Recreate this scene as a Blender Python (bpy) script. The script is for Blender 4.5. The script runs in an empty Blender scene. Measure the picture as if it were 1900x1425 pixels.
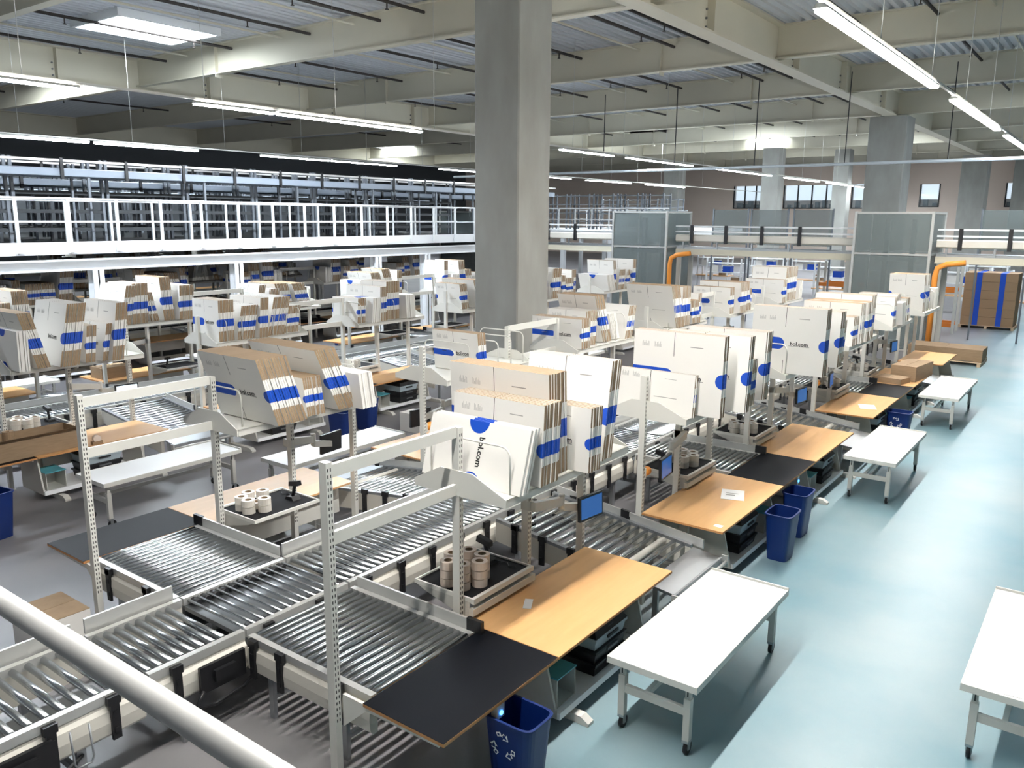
import bpy, math, random
from mathutils import Vector, Matrix
random.seed(7)
SC = bpy.context.scene
COL = SC.collection

# ------------------------------------------------------------------ camera
F, YAW, PITCH, ROLL, CAMZ = 1516.9, -0.637954, 0.201857, 0.0071494, 4.4
def make_camera():
    cy, sy = math.cos(YAW), math.sin(YAW)
    fw = Vector((sy * math.cos(PITCH), cy * math.cos(PITCH), -math.sin(PITCH)))
    r = Vector((cy, -sy, 0)); u = r.cross(fw)
    r2 = r * math.cos(ROLL) + u * math.sin(ROLL)
    u2 = -r * math.sin(ROLL) + u * math.cos(ROLL)
    cd = bpy.data.cameras.new('camera'); cd.sensor_width = 36; cd.lens = F / 1900 * 36
    cd.clip_start = .05; cd.clip_end = 400
    c = bpy.data.objects.new('camera', cd); COL.objects.link(c)
    m = Matrix((r2, u2, -fw)).transposed().to_4x4(); m.translation = (0, 0, CAMZ)
    c.matrix_world = m
    SC.camera = c
make_camera()
# ------------------------------------------------------------------ world and exposure
W = bpy.data.worlds.new('world'); SC.world = W; W.use_nodes = True
W.node_tree.nodes['Background'].inputs[0].default_value = (.86, .93, 1.0, 1)
W.node_tree.nodes['Background'].inputs[1].default_value = .09
SC.view_settings.view_transform = 'Standard'; SC.view_settings.look = 'None'
SC.view_settings.gamma = 1; SC.view_settings.exposure = 0.55
SC.view_settings.use_curve_mapping = False
TUBE = 135.0          # radiance of the fluorescent tubes
SKYL = 22.0          # radiance of the skylight panes

# ------------------------------------------------------------------ materials
MAT = {}
def mat(name, col, rough=.5, metal=0, emit=None, strength=0, alpha=1, spec=.5, noise=None, bump=0, trans=0):
    m = bpy.data.materials.new(name); m.use_nodes = True
    nt = m.node_tree; b = nt.nodes['Principled BSDF']
    b.inputs['Base Color'].default_value = (*col, 1); b.inputs['Roughness'].default_value = rough
    b.inputs['Metallic'].default_value = metal; b.inputs['Alpha'].default_value = alpha
    b.inputs['Specular IOR Level'].default_value = spec
    if emit:
        b.inputs['Emission Color'].default_value = (*emit, 1); b.inputs['Emission Strength'].default_value = strength
    if noise:  # (scale vector, second colour, detail)
        sc, c2, fac = noise
        tc = nt.nodes.new('ShaderNodeTexCoord'); mp = nt.nodes.new('ShaderNodeMapping')
        mp.inputs['Scale'].default_value = sc
        nz = nt.nodes.new('ShaderNodeTexNoise'); nz.inputs['Scale'].default_value = 1; nz.inputs['Detail'].default_value = 5
        rp = nt.nodes.new('ShaderNodeValToRGB'); rp.color_ramp.elements[0].position = .5 - fac; rp.color_ramp.elements[1].position = .5 + fac
        rp.color_ramp.elements[0].color = (*col, 1); rp.color_ramp.elements[1].color = (*c2, 1)
        nt.links.new(tc.outputs['Object'], mp.inputs[0]); nt.links.new(mp.outputs[0], nz.inputs['Vector'])
        nt.links.new(nz.outputs[0], rp.inputs[0]); nt.links.new(rp.outputs[0], b.inputs['Base Color'])
        if bump:
            bp = nt.nodes.new('ShaderNodeBump'); bp.inputs['Strength'].default_value = bump; bp.inputs['Distance'].default_value = .02
            nt.links.new(nz.outputs[0], bp.inputs['Height']); nt.links.new(bp.outputs[0], b.inputs['Normal'])
    MAT[name] = m
    return m
mat('white_paint', (.74, .73, .68), .45)
mat('cart_white', (.90, .91, .92), .35)
mat('laminate_white', (.88, .90, .92), .3)
mat('frame_grey', (.60, .59, .55), .5)
mat('steel', (.70, .73, .75), .24, 1)
mat('steel_dull', (.42, .44, .46), .4, .8)
mat('steel_dark', (.20, .21, .22), .45, .6)
mat('aluminium', (.66, .66, .64), .35, .55)
mat('cream', (.72, .69, .62), .4)
mat('black_plastic', (.012, .012, .014), .4)
mat('black_mat', (.012, .012, .014), .8, spec=.2)
mat('black_top', (.005, .006, .009), .5, spec=.1)
mat('beech', (.76, .45, .20), .36, noise=((14, 1.5, 6), (.68, .385, .165), .3))
mat('edge_beech', (.55, .27, .10), .5)
mat('kraft', (.36, .25, .155), .85, noise=((6, 6, 40), (.27, .185, .11), .35))
mat('kraft_dark', (.33, .21, .12), .85)
mat('carton_white', (.84, .82, .78), .7)
mat('carton_blue', (.002, .068, .50), .55)
mat('print_grey', (.34, .33, .32), .8)
mat('print_black', (.01, .01, .01), .7)
mat('slot_dark', (.06, .06, .055), .8)
mat('bin_blue', (.003, .022, .14), .4)
mat('tape', (.93, .78, .66), .3, alpha=.8)
mat('tub', (.85, .80, .72), .3, alpha=.75)
mat('paper', (.92, .92, .92), .7)
mat('orange', (.90, .33, .05), .5)
mat('orange_steel', (.75, .22, .03), .5)
mat('tote_grey', (.42, .50, .55), .5)
mat('teal_metal', (.10, .42, .52), .35)
mat('tote_black', (.016, .016, .018), .45)
mat('screen_blue', (.02, .06, .18), .2, emit=(.05, .25, .85), strength=.22)
mat('screen_white', (.5, .55, .6), .2, emit=(.75, .9, 1), strength=1.2)
mat('led_blue', (.1, .2, .9), .3, emit=(.05, .3, 1), strength=6)
mat('tube_light', (.9, .9, .9), .4, emit=(1.0, .97, .92), strength=TUBE)
mat('tube_bright', (.9, .9, .9), .4, emit=(.84, .92, 1.0), strength=TUBE * 1.5)
mat('tube_dim', (.9, .9, .9), .4, emit=(.88, .95, 1.0), strength=TUBE * .5)
mat('added_uplight', (.9, .9, .9), .4, emit=(1.0, .97, .9), strength=36)  # upward glow added to brighten the roof
mat('skylight_pane', (.9, .9, .9), .4, emit=(.85, .94, 1.0), strength=SKYL)
mat('window_glow', (.7, .75, .8), .3, emit=(.75, .88, 1.0), strength=.9)
mat('beam_cream', (.66, .62, .50), .55, noise=((.4, .4, .4), (.58, .55, .45), .3))
mat('deck', (.60, .63, .66), .5, 0, noise=((.5, .1, 1), (.52, .55, .58), .3))
mat('pipe_dark', (.035, .028, .025), .6)
mat('pipe_white', (.72, .78, .84), .4)
mat('concrete', (.26, .255, .235), .8, noise=((1.6, 1.6, .7), (.34, .345, .325), .25), bump=.12)
mat('wall_beige', (.78, .66, .58), .8)
mat('wall_dark', (.10, .11, .12), .8)
mat('mez_white', (.80, .82, .84), .4)
mat('conv_blue_grey', (.30, .35, .42), .45)
mat('rack_steel', (.20, .22, .25), .5, .3)
mat('deck_dark', (.05, .055, .06), .7)
mat('pale_wood', (.60, .45, .30), .7)
mat('rail', (.80, .79, .76), .38)
g = mat('cage_panel', (.22, .26, .26), .2, alpha=.55)
mat('window_glass', (.5, .6, .65), .08, alpha=.25)

def floor_material():
    m = bpy.data.materials.new('floor_coating'); m.use_nodes = True; nt = m.node_tree; b = nt.nodes['Principled BSDF']
    L = nt.links.new
    tc = nt.nodes.new('ShaderNodeTexCoord'); sp = nt.nodes.new('ShaderNodeSeparateXYZ'); L(tc.outputs['Object'], sp.inputs[0])
    nz = nt.nodes.new('ShaderNodeTexNoise'); nz.inputs['Scale'].default_value = .45; nz.inputs['Detail'].default_value = 6
    L(tc.outputs['Object'], nz.inputs['Vector'])
    ad = nt.nodes.new('ShaderNodeMath'); ad.operation = 'MULTIPLY_ADD'; ad.inputs[1].default_value = 1.6
    L(nz.outputs[0], ad.inputs[0]); L(sp.outputs[0], ad.inputs[2])
    mr = nt.nodes.new('ShaderNodeMapRange'); mr.inputs[1].default_value = -3.6; mr.inputs[2].default_value = -2.2
    L(ad.outputs[0], mr.inputs[0])
    r1 = nt.nodes.new('ShaderNodeValToRGB'); L(nz.outputs[0], r1.inputs[0])
    r1.color_ramp.elements[0].position = .3; r1.color_ramp.elements[1].position = .7
    r1.color_ramp.elements[0].color = (.19, .185, .20, 1); r1.color_ramp.elements[1].color = (.26, .25, .255, 1)
    r2 = nt.nodes.new('ShaderNodeValToRGB'); L(nz.outputs[0], r2.inputs[0])
    r2.color_ramp.elements[0].position = .3; r2.color_ramp.elements[1].position = .7
    r2.color_ramp.elements[0].color = (.125, .275, .335, 1); r2.color_ramp.elements[1].color = (.255, .345, .37, 1)
    mx = nt.nodes.new('ShaderNodeMix'); mx.data_type = 'RGBA'
    L(mr.outputs[0], mx.inputs[0]); L(r1.outputs[0], mx.inputs[6]); L(r2.outputs[0], mx.inputs[7])
    L(mx.outputs[2], b.inputs['Base Color'])
    b.inputs['Roughness'].default_value = .38
    MAT['floor'] = m
floor_material()

# ------------------------------------------------------------------ mesh helpers
class MB:
    def __init__(s): s.v = []; s.f = []; s.m = []; s.s = []
    def face(s, pts, mi=0, sm=False):
        n = len(s.v); s.v += [tuple(p) for p in pts]; s.f.append(tuple(range(n, n + len(pts)))); s.m.append(mi); s.s.append(sm); return s
    def box(s, x0, x1, y0, y1, z0, z1, mi=0):
        return s.hexa([(x0, y0, z0), (x1, y0, z0), (x1, y1, z0), (x0, y1, z0), (x0, y0, z1), (x1, y0, z1), (x1, y1, z1), (x0, y1, z1)], mi)
    def hexa(s, p, mi=0):
        n = len(s.v); s.v += [tuple(q) for q in p]
        for q in ((3, 2, 1, 0), (4, 5, 6, 7), (0, 1, 5, 4), (1, 2, 6, 5), (2, 3, 7, 6), (3, 0, 4, 7)):
            s.f.append(tuple(n + i for i in q)); s.m.append(mi); s.s.append(False)
        return s
    def cbox(s, x, y, z, w, d, h, mi=0): return s.box(x - w / 2, x + w / 2, y - d / 2, y + d / 2, z, z + h, mi)
    def cyl(s, p0, p1, r, n=10, mi=0, r1=None, caps=True):
        p0 = Vector(p0); p1 = Vector(p1); a = (p1 - p0).normalized(); r1 = r if r1 is None else r1
        t = Vector((0, 0, 1)) if abs(a.z) < .9 else Vector((1, 0, 0))
        e = a.cross(t).normalized(); g = a.cross(e); k = len(s.v)
        for i in range(n):
            c = e * math.cos(2 * math.pi * i / n) + g * math.sin(2 * math.pi * i / n)
            s.v.append(tuple(p0 + c * r)); s.v.append(tuple(p1 + c * r1))
        for i in range(n):
            j = (i + 1) % n; s.f.append((k + 2 * i, k + 2 * j, k + 2 * j + 1, k + 2 * i + 1)); s.m.append(mi); s.s.append(True)
        if caps:
            s.f.append(tuple(k + 2 * i for i in reversed(range(n)))); s.m.append(mi); s.s.append(False)
            s.f.append(tuple(k + 2 * i + 1 for i in range(n))); s.m.append(mi); s.s.append(False)
        return s
    def tube(s, pts, r, n=6, mi=0):
        pts = [Vector(p) for p in pts]; k = len(s.v); prev = None
        for q, p in enumerate(pts):
            a = (pts[min(q + 1, len(pts) - 1)] - pts[max(q - 1, 0)]).normalized()
            if prev is None:
                t = Vector((0, 0, 1)) if abs(a.z) < .9 else Vector((0, 1, 0)); e = a.cross(t).normalized()
            else: e = (prev - a * prev.dot(a)).normalized()
            prev = e; g = a.cross(e)
            for i in range(n): s.v.append(tuple(p + (e * math.cos(2 * math.pi * i / n) + g * math.sin(2 * math.pi * i / n)) * r))
        for q in range(len(pts) - 1):
            for i in range(n):
                j = (i + 1) % n; s.f.append((k + q * n + i, k + q * n + j, k + q * n + n + j, k + q * n + n + i)); s.m.append(mi); s.s.append(True)
        s.f.append(tuple(k + i for i in reversed(range(n)))); s.m.append(mi); s.s.append(False)
        s.f.append(tuple(k + (len(pts) - 1) * n + i for i in range(n))); s.m.append(mi); s.s.append(False)
        return s
    def prism(s, poly, axis, a0, a1, mi=0):
        def P(p, a): return (a, p[0], p[1]) if axis == 0 else (p[0], a, p[1]) if axis == 1 else (p[0], p[1], a)
        k = len(s.v); n = len(poly)
        s.v += [P(p, a0) for p in poly] + [P(p, a1) for p in poly]
        s.f += [tuple(k + i for i in reversed(range(n))), tuple(k + n + i for i in range(n))]; s.m += [mi] * 2; s.s += [False] * 2
        for i in range(n): s.f.append((k + i, k + (i + 1) % n, k + n + (i + 1) % n, k + n + i)); s.m.append(mi); s.s.append(False)
        return s
    def mesh(s, name, mats):
        me = bpy.data.meshes.new(name); me.from_pydata(s.v, [], s.f)
        for q in (mats if isinstance(mats, (list, tuple)) else [mats]): me.materials.append(MAT[q])
        me.polygons.foreach_set('material_index', s.m); me.polygons.foreach_set('use_smooth', s.s); me.update()
        return me
CACHE = {}
def cached(key, fn):
    if key not in CACHE: CACHE[key] = fn()
    return CACHE[key]
def ob(name, mesh, parent=None, loc=None, rot=None, scale=None):
    o = bpy.data.objects.new(name, mesh); COL.objects.link(o)
    if parent: o.parent = parent
    if loc: o.location = loc
    if rot: o.rotation_euler = rot
    if scale: o.scale = scale
    return o
def tag(o, label=None, cat=None, group=None, kind=None):
    if label: o['label'] = label
    if cat: o['category'] = cat
    if group: o['group'] = group
    if kind: o['kind'] = kind
    return o
def thing(name, label, cat, loc=(0, 0, 0), scale=None, rotz=0, group=None, kind=None):
    o = ob(name, None, None, loc, (0, 0, rotz), scale); o.empty_display_size = .1
    return tag(o, label, cat, group, kind)
ORD = ['first', 'second', 'third', 'fourth', 'fifth', 'sixth', 'seventh', 'eighth', 'ninth', 'tenth', 'eleventh', 'twelfth']

# ================================================================== building shell
GX = [-11.0, -36.6, -62.0, 14.6]     # girder lines along Y
BY = [2.0, 11.6, 21.0, 30.6, 40.2, 49.8, 59.4, 69.0, 78.6, 88.2]
def shell():
    fl = ob('floor', MB().box(-75, 22, -6, 95, -.2, 0).mesh('floor', 'floor')); tag(fl, 'smooth coated warehouse floor, teal in the right aisle, grey elsewhere', kind='structure')
    # corrugated roof deck, ribs along Y
    m = MB(); x = -74.0; p = .36
    while x < 20:
        q = [(x, 11.15), (x + .13, 11.15), (x + .18, 11.28), (x + .31, 11.28), (x + p, 11.15)]
        for a, b in zip(q, q[1:]): m.face([(a[0], -5, a[1]), (b[0], -5, b[1]), (b[0], 94, b[1]), (a[0], 94, a[1])])
        x += p
    m.box(-75, 21, -5.5, 94.5, 11.4, 11.6)
    tag(ob('ceiling', m.mesh('ceiling', 'deck')), 'corrugated grey metal roof deck over the hall', kind='structure')
    for i, gx in enumerate(GX):
        m = MB(); w = .3
        m.box(gx - w, gx + w, -5, 93, 9.8, 9.86).box(gx - .03, gx + .03, -5, 93, 9.86, 11.15).box(gx - w, gx + w, -5, 93, 11.09, 11.15)
        o = tag(ob('girder', m.mesh('girder', 'beam_cream')), ['cream steel main girder running over the concrete pillars', 'cream steel main girder crossing the upper left under the skylight', 'cream steel main girder far left over the dark hall part', 'cream steel main girder beyond the right edge'][i], 'girder', 'main roof girders', 'structure')
        if i < 2:
            st = cached('stiff', lambda: MB().box(-.28, .28, -.02, .02, 9.86, 11.09).mesh('stiffener', 'beam_cream'))
            bo = cached('bolt', lambda: MB().cyl((0, 0, 0), (.05, 0, 0), .035, 8).mesh('bolt', 'steel_dark'))
            for y in (13.2, 17.4, 24.5, 32.4, 38.7, 46):
                ob('stiffener', st, o, (gx, y, 0))
                for z in (10.0, 10.25, 10.5): ob('bolt', bo, o, (gx + .03, y - .12, z))
    n = 0
    for j, y in enumerate(BY):
        for (x0, x1, nm) in ((-10.95, 14.5, 'right of the pillar girder'), (-36.5, -11.05, 'between the two near girders'), (-61.9, -36.7, 'over the dark left part')):
            m = MB(); m.box(x0, x1, y - .16, y + .16, 9.98, 10.03).box(x0, x1, y - .02, y + .02, 10.03, 11.15).box(x0, x1, y - .16, y + .16, 11.1, 11.15)
            o = tag(ob('roof_beam', m.mesh('roof_beam', 'beam_cream')), 'cream cross beam, %s from camera, %s' % (ORD[j], nm), 'beam', 'roof cross beams', 'structure')
            if x0 < -30 and x0 > -40:
                pl = cached('splice', lambda: MB().box(-.015, .015, -.17, .17, 9.85, 11.1).mesh('splice_plate', 'beam_cream'))
                for xx in (-15.5, -30.5): ob('splice_plate', pl, o, (xx, y, 0))
    # secondary purlins along Y and dark sprinkler pipes
    n = 0
    for i, x in enumerate((-4.2, -16.5, -22.5, -26.4, -32.6)):
        tag(ob('ceiling_rod', MB().cyl((x, 4, 10.9), (x, 85, 10.9), .04, 6).mesh('ceiling_rod', 'beam_cream')), '%s thin cream rod from the right under the roof' % ORD[i], 'rod', 'thin roof rods', 'structure')
    for i, x in enumerate((1.5, -5.8, -8.2, -13.6, -15.0, -19.2, -21.2, -24.8, -29.5, -34.2, -42, -50)):
        m = MB().cyl((x, 4, 10.85), (x, 85, 10.85), .055, 6)
        o = tag(ob('sprinkler_pipe', m.mesh('sprinkler_pipe', 'pipe_dark')), '%s dark sprinkler pipe from the right under the roof' % ORD[i], 'pipe', 'sprinkler pipes', 'structure')
        hd = cached('sprh', lambda: MB().cyl((0, 0, -.22), (0, 0, 0), .025, 6).cyl((0, 0, -.24), (0, 0, -.22), .06, 8).mesh('sprinkler_head', 'pipe_dark'))
        for k in range(7): ob('sprinkler_head', hd, o, (x, 12.5 + k * 4.8 + (i % 3), 10.85))
    # skylights
    spots = [(-29.6, 17.5, 3.0, 3.7), (-43, 17.6, 5.0, 4.0), (-21.8, 55, 3.4, 4.4), (-58, 61, 4.2, 5), (-25, 71, 3.4, 5), (-4.5, 43, 2.6, 3.4), (-14.5, 64, 3.0, 5), (-31, 62, 3, 5)]
    for i, (x, y, w, d) in enumerate(spots):
        t = thing('skylight', ['bright square skylight at the upper left of the hall', 'bright skylight cut off by the left photo edge', 'bright skylight right of the big pillar', 'bright skylight over the far dark mezzanine', 'small far skylight near the right back', 'bright skylight at the right photo edge', 'far skylight beside the second pillar', 'far skylight just right of the big pillar'][i], 'skylight', (x, y, 0), group='skylights', kind='structure')
        ob('pane', MB().box(-w / 2, w / 2, -d / 2, d / 2, 11.02, 11.04).mesh('pane', 'skylight_pane'), t)
        k = MB(); b = .12
        for a in ((-w / 2 - b, -w / 2, -d / 2 - b, d / 2 + b), (w / 2, w / 2 + b, -d / 2 - b, d / 2 + b), (-w / 2, w / 2, -d / 2 - b, -d / 2), (-w / 2, w / 2, d / 2, d / 2 + b)): k.box(*a, 10.9, 11.35)
        ob('frame', k.mesh('frame', 'mez_white'), t)
    # columns
    cols = [(-11.15, 15.0, 1.2, 'big square concrete pillar in the middle foreground'), (-11.1, 49.5, 1.9, 'dark concrete pillar at the right under the girder'), (-11.3, 82, 2.0, 'far dark concrete pillar near the right photo edge'),
            (-36.6, 76, 1.6, 'far pale pillar between the left cages'), (-24.0, 68, 1.4, 'slim far pale pillar before the office windows'), (-19.6, 72, 1.2, 'far pale pillar left of the dark right pillar'), (-8.2, 88, 1.6, 'farthest pillar at the right photo edge')]
    for x, y, w, l in cols:
        c = .03; a = w / 2
        poly = [(x - a + c, y - a), (x + a - c, y - a), (x + a, y - a + c), (x + a, y + a - c), (x + a - c, y + a), (x - a + c, y + a), (x - a, y + a - c), (x - a, y - a + c)]
        tag(ob('concrete_column', MB().prism(poly, 2, 0, 9.8 if abs(x + 11) < 1 or x < -36 else 9.98).mesh('concrete_column', 'concrete')), l, 'pillar', 'concrete pillars', 'structure')
    # walls
    wb = MB()
    wins = [(-36, -31, 5.45, 7.9), (-30.4, -24.5, 5.45, 7.9), (-23.4, -20.0, 5.45, 7.9), (-17.0, -15.3, 5.6, 7.8), (-13.4, -11.9, 5.6, 7.8), (-9.7, -8.4, 5.6, 7.8), (-5, -2, 5.6, 7.8)]
    xs = -75; segs = []
    for (a, b, z0, z1) in wins: segs.append((xs, a)); xs = b
    segs.append((xs, 22))
    wb.box(-75, 22, 90, 90.4, 0, 5.45).box(-75, 22, 90, 90.4, 7.9, 11.4)
    for a, b in segs: wb.box(a, b, 90, 90.4, 5.45, 7.9)
    for (a, b, z0, z1) in wins:
        if z0 > 5.5: wb.box(a, b, 90, 90.4, 5.45, z0); wb.box(a, b, 90, 90.4, z1, 7.9)
    tag(ob('wall_back', wb.mesh('wall_back', 'wall_beige')), 'beige back wall with office windows high up', kind='structure')
    for i, (a, b, z0, z1) in enumerate(wins):
        t = thing('window_%d' % (i + 1), '%s office window from the left in the beige back wall' % ORD[i], None, (0, 0, 0), kind='structure')
        ob('pane', MB().box(a, b, 90.1, 90.12, z0, z1).mesh('pane', 'window_glass'), t)
        ob('glow_sheet', MB().box(a, b, 90.55, 90.6, z0 + (z1 - z0) * .35, z1).mesh('glow_sheet', 'window_glow'), t)  # emissive sheet added behind the glass for the window brightness
        k = MB(); n = max(1, round((b - a) / 1.4))
        for q in range(n + 1): xx = a + (b - a) * q / n; k.box(xx - .06, xx + .06, 89.95, 90.1, z0, z1)
        k.box(a, b, 89.95, 90.1, z0, z0 + .1)
        ob('window_frame', k.mesh('window_frame', 'black_plastic'), t)
        k = MB()
        for q in range(n * 2):
            xx = a + (b - a) * (q + .5) / (n * 2); h = random.uniform(.4, 1.1); k.box(xx - .3, xx + .1, 91, 91.6, z0, z0 + h)
        ob('office_furniture', k.mesh('office_furniture', 'deck_dark'), t)
    tag(ob('wall_office', MB().box(-40, 10, 95, 95.2, 0, 11.4).mesh('wall_office', 'wall_beige')), 'rear wall of the offices behind the windows', kind='structure')
    tag(ob('wall_left', MB().box(-75.3, -75, -6, 95, 0, 11.4).mesh('wall_left', 'wall_dark')), 'dark far left wall of the hall', kind='structure')
shell()

# ------------------------------------------------------------------ light lines
def lights():
    housing = lambda L: cached(('h', L), lambda: MB().prism([(-.05, .05), (.05, .05), (.09, -.01), (-.09, -.01)], 1, 0, L).mesh('housing', 'white_paint'))
    tubem = lambda L, k: cached(('t', L, k), lambda: MB().box(-.075, .075, .03, L - .03, -.05, -.012).mesh('diffuser', k))
    rod = cached('rod', lambda: MB().cyl((0, 0, 0), (0, 0, 4.05), .008, 5).mesh('rod', 'aluminium'))
    rows = [(-3.47, .5, 'above the right aisle', [(.8, 7.6), (11.1, 7.6), (20.8, 7.6), (30.3, 7.6), (40, 7.6), (50, 7.6), (60, 7.6), (70, 7.6), (79, 7.6)]),  # farthest strips, here and above the second line, added to brighten the back wall
            (-18.2, 2.5, 'above the second line', [(3.4, 5.7), (11.8, 2.3), (14.2, 5.5), (27.6, 4.1), (32.9, 6.8), (42.8, 8.4), (53.7, 7.3), (63, 7), (71, 7), (79, 7)]),
            (-31.4, 8, 'above the left mezzanine', [(12.2, 3.7), (16.1, 4.3), (23.5, 4.0), (27.6, 4.4), (35.4, 4.4), (43, 6), (51, 6.6), (60, 7.2)])]
    for x, y0, where, tubes in rows:
        tr = thing('light_trunking', 'long white light trunking hanging %s' % where, 'trunking', (x, 0, 7.07), group='light trunkings', kind='thing')
        ob('channel', MB().box(-.03, .03, y0 - 3, 88, .0, .05).mesh('channel', 'white_paint'), tr)
        for k in range(16):
            y = y0 + 1.4 + k * 4.1
            ob('hanger', rod, tr, (0, y, .05))
        for i, (y, L) in enumerate(tubes):
            t = thing('strip_light', 'lit strip light %s, %s one from the camera' % (where, ORD[i]), 'light', (x, y, 7.0), group='strip lights')
            ob('housing', housing(L), t); ob('diffuser', tubem(L, 'tube_dim' if y > 29 or x < -30 else 'tube_bright' if x == -18.2 else 'tube_light'), t)
            if x > -20 and y < 26: ob('added_uplight', cached(('tl', L), lambda: MB().box(-.045, .045, .05, L - .05, .052, .058).mesh('added_uplight', 'added_uplight')), t)  # emissive strip added on top of the near housings to lift the ceiling
lights()

# ================================================================== packing lines
PER = 7.16; YB0 = 4.58; BAY = .73; TL = 2.17; EX0 = BAY + TL     # bay half width, table length
LINES = [-6.4, -15.9, -25.4, -34.9]
ROWN = {(0, 1): 'right aisle row', (0, -1): 'row behind the nearest conveyor', (1, 1): 'second line, near row', (1, -1): 'second line, far row',
        (2, 1): 'third line, near row', (2, -1): 'third line, far row', (3, 1): 'fourth line, near row', (3, -1): 'fourth line, far row'}
SHELFZ = 2.03
def post_mesh(h):
    return cached(('post', h), lambda: MB().box(-.04, .04, -.03, .03, .012, h).box(-.06, .06, -.05, .05, 0, .012).mesh('post', 'white_paint'))
def slots_mesh(h):
    def f():
        m = MB(); z = .5
        while z < h - .05:
            for y in (-.013, .013): m.box(.0395, .0408, y - .005, y + .005, z, z + .026)
            z += .05
        return m.mesh('slots', 'slot_dark')
    return cached(('slots', h), f)
def divider_mesh(hh, u0=1.45, u1=2.36):
    def f():
        r = .09; pts = [(u0, 0, 0), (u0, 0, hh - r)]
        for k in range(1, 5): a = math.pi - k * math.pi / 8; pts.append((u0 + r + r * math.cos(a), 0, hh - r + r * math.sin(a)))
        pts.append((u1 - r, 0, hh))
        for k in range(1, 5): a = math.pi / 2 - k * math.pi / 8; pts.append((u1 - r + r * math.cos(a), 0, hh - r + r * math.sin(a)))
        pts.append((u1, 0, 0))
        return MB().tube(pts, .0095, 6).mesh('divider', 'white_paint')
    return cached(('div', hh, u0, u1), f)
def bracket_mesh():
    return cached('brk', lambda: MB().prism([(1.36, 1.955), (2.42, 1.955), (2.42, 2.03), (2.05, 2.19), (1.68, 2.19), (1.36, 2.03)], 1, -.006, .006).mesh('bracket', 'white_paint'))
def station_frame(xc, yB, s, d, idx, rown, lod, first=False):
    t = thing('shelf_rack', 'white slotted-post shelf rack, %s from camera, %s' % (ORD[idx], rown), 'rack', (xc, yB, 0), (s, d, 1), group='shelf racks over the packing benches')
    for v, h in ((.02, 2.58), (1.09, 2.0), (2.14, 2.5)):
        p = ob('post', post_mesh(h), t, (1.85, v, 0))
        if lod == 0:
            tag(ob('slots', slots_mesh(h), p), kind='stuff'); tag(ob('slots', slots_mesh(h), p, scale=(-1, 1, 1)), kind='stuff')
    ob('shelf_board', cached('shelfb', lambda: MB().box(1.36, 2.42, .0, 2.12, SHELFZ - .02, SHELFZ).box(2.40, 2.42, 0, 2.12, SHELFZ - .075, SHELFZ).box(1.36, 1.38, 0, 2.12, SHELFZ - .075, SHELFZ).mesh('shelf_board', 'white_paint')), t)
    for v in (-.012, 2.13): ob('bracket', bracket_mesh(), t, (0, v, 0))
    for k, v in enumerate((.12, .46, .8, 1.16, 1.52, 1.86)):
        ob('divider', divider_mesh((.42, .5, .46)[(k + idx) % 3]), t, (0, v, SHELFZ))
    return t
def portal_bars(t):
    for z in (2.49, 1.96):
        ob('cross_bar', cached('xbar', lambda: MB().box(1.83, 1.87, -1.445, -.012, 0, .1).mesh('cross_bar', 'white_paint')), t, (0, 0, z))
def packing_table(xc, yB, s, d, idx, rown, lod):
    t = thing('packing_table', 'beech-topped packing table, %s from camera, %s' % (ORD[idx], rown), 'table', (xc, yB, 0), (s, d, 1), group='packing tables')
    ob('tabletop', cached('ttop', lambda: MB().box(1.90, 2.97, .01, TL, .726, .752).mesh('tabletop', 'beech')), t)
    ob('edge_band', cached('tedge', lambda: MB().box(2.97, 2.973, .01, TL, .726, .750).box(1.90, 2.97, TL, TL + .003, .726, .750).mesh('edge_band', 'edge_beech')), t)
    for v in (.07, 1.72):
        ob('end_panel', cached('tpan', lambda: MB().prism([(2.2, .12), (2.93, .12), (2.78, .724), (2.2, .724)], 1, -.012, .012).mesh('end_panel', 'frame_grey')), t, (0, v, 0))
    ob('lower_shelf', cached('tlow', lambda: MB().box(2.2, 2.95, .09, 1.70, .14, .16).box(2.93, 2.96, .06, 1.73, .12, .185).mesh('lower_shelf', 'laminate_white')), t)
    for v in (.32, 1.95):
        f = ob('foot', cached('tfoot', lambda: MB().prism([(2.0, 0), (3.12, 0), (3.12, .03), (3.04, .075), (2.0, .075)], 1, -.045, .045).mesh('foot', 'frame_grey')), t, (0, v, 0))
        ob('leg', cached('tleg', lambda: MB().box(2.36, 2.44, -.03, .03, .076, .725).mesh('leg', 'frame_grey')), t, (0, v, 0))
    ob('modesty_panel', cached('tmod', lambda: MB().box(2.08, 2.10, .15, 2.05, .3, .72).mesh('modesty_panel', 'frame_grey')), t)
    return t
def black_top(xc, yc, s, idx, rown, lod):
    t = thing('black_worktop', 'black worktop with beech edge, %s from camera, %s' % (ORD[idx], rown), 'worktop', (xc, yc, 0), (s, 1, 1), group='black infeed worktops')
    ob('board', cached('bboard', lambda: MB().box(2.15, 2.97, -BAY, BAY, .722, .749).mesh('board', 'edge_beech')), t)
    ob('black_sheet', cached('bsheet', lambda: MB().box(2.15, 2.968, -BAY, BAY, .749, .752).mesh('black_sheet', 'black_top')), t)
    for y in (-.69, .69):
        ob('bracket', cached('bbrk', lambda: MB().prism([(1.895, .72), (2.9, .72), (2.9, .68), (2.15, .67), (1.895, .44)], 1, -.014, .014).mesh('bracket', 'white_paint')), t, (0, y, 0))
    if lod == 0:
        b = ob('switch_box', cached('swb', lambda: MB().box(2.9, 2.962, .0, .09, .6, .72).mesh('switch_box', 'frame_grey')), t, (0, -.1, 0))
        ob('lamp', cached('swl', lambda: MB().cyl((2.962, .045, .645), (2.972, .045, .645), .018, 10).mesh('lamp', 'led_blue')), b)
    return t
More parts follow.
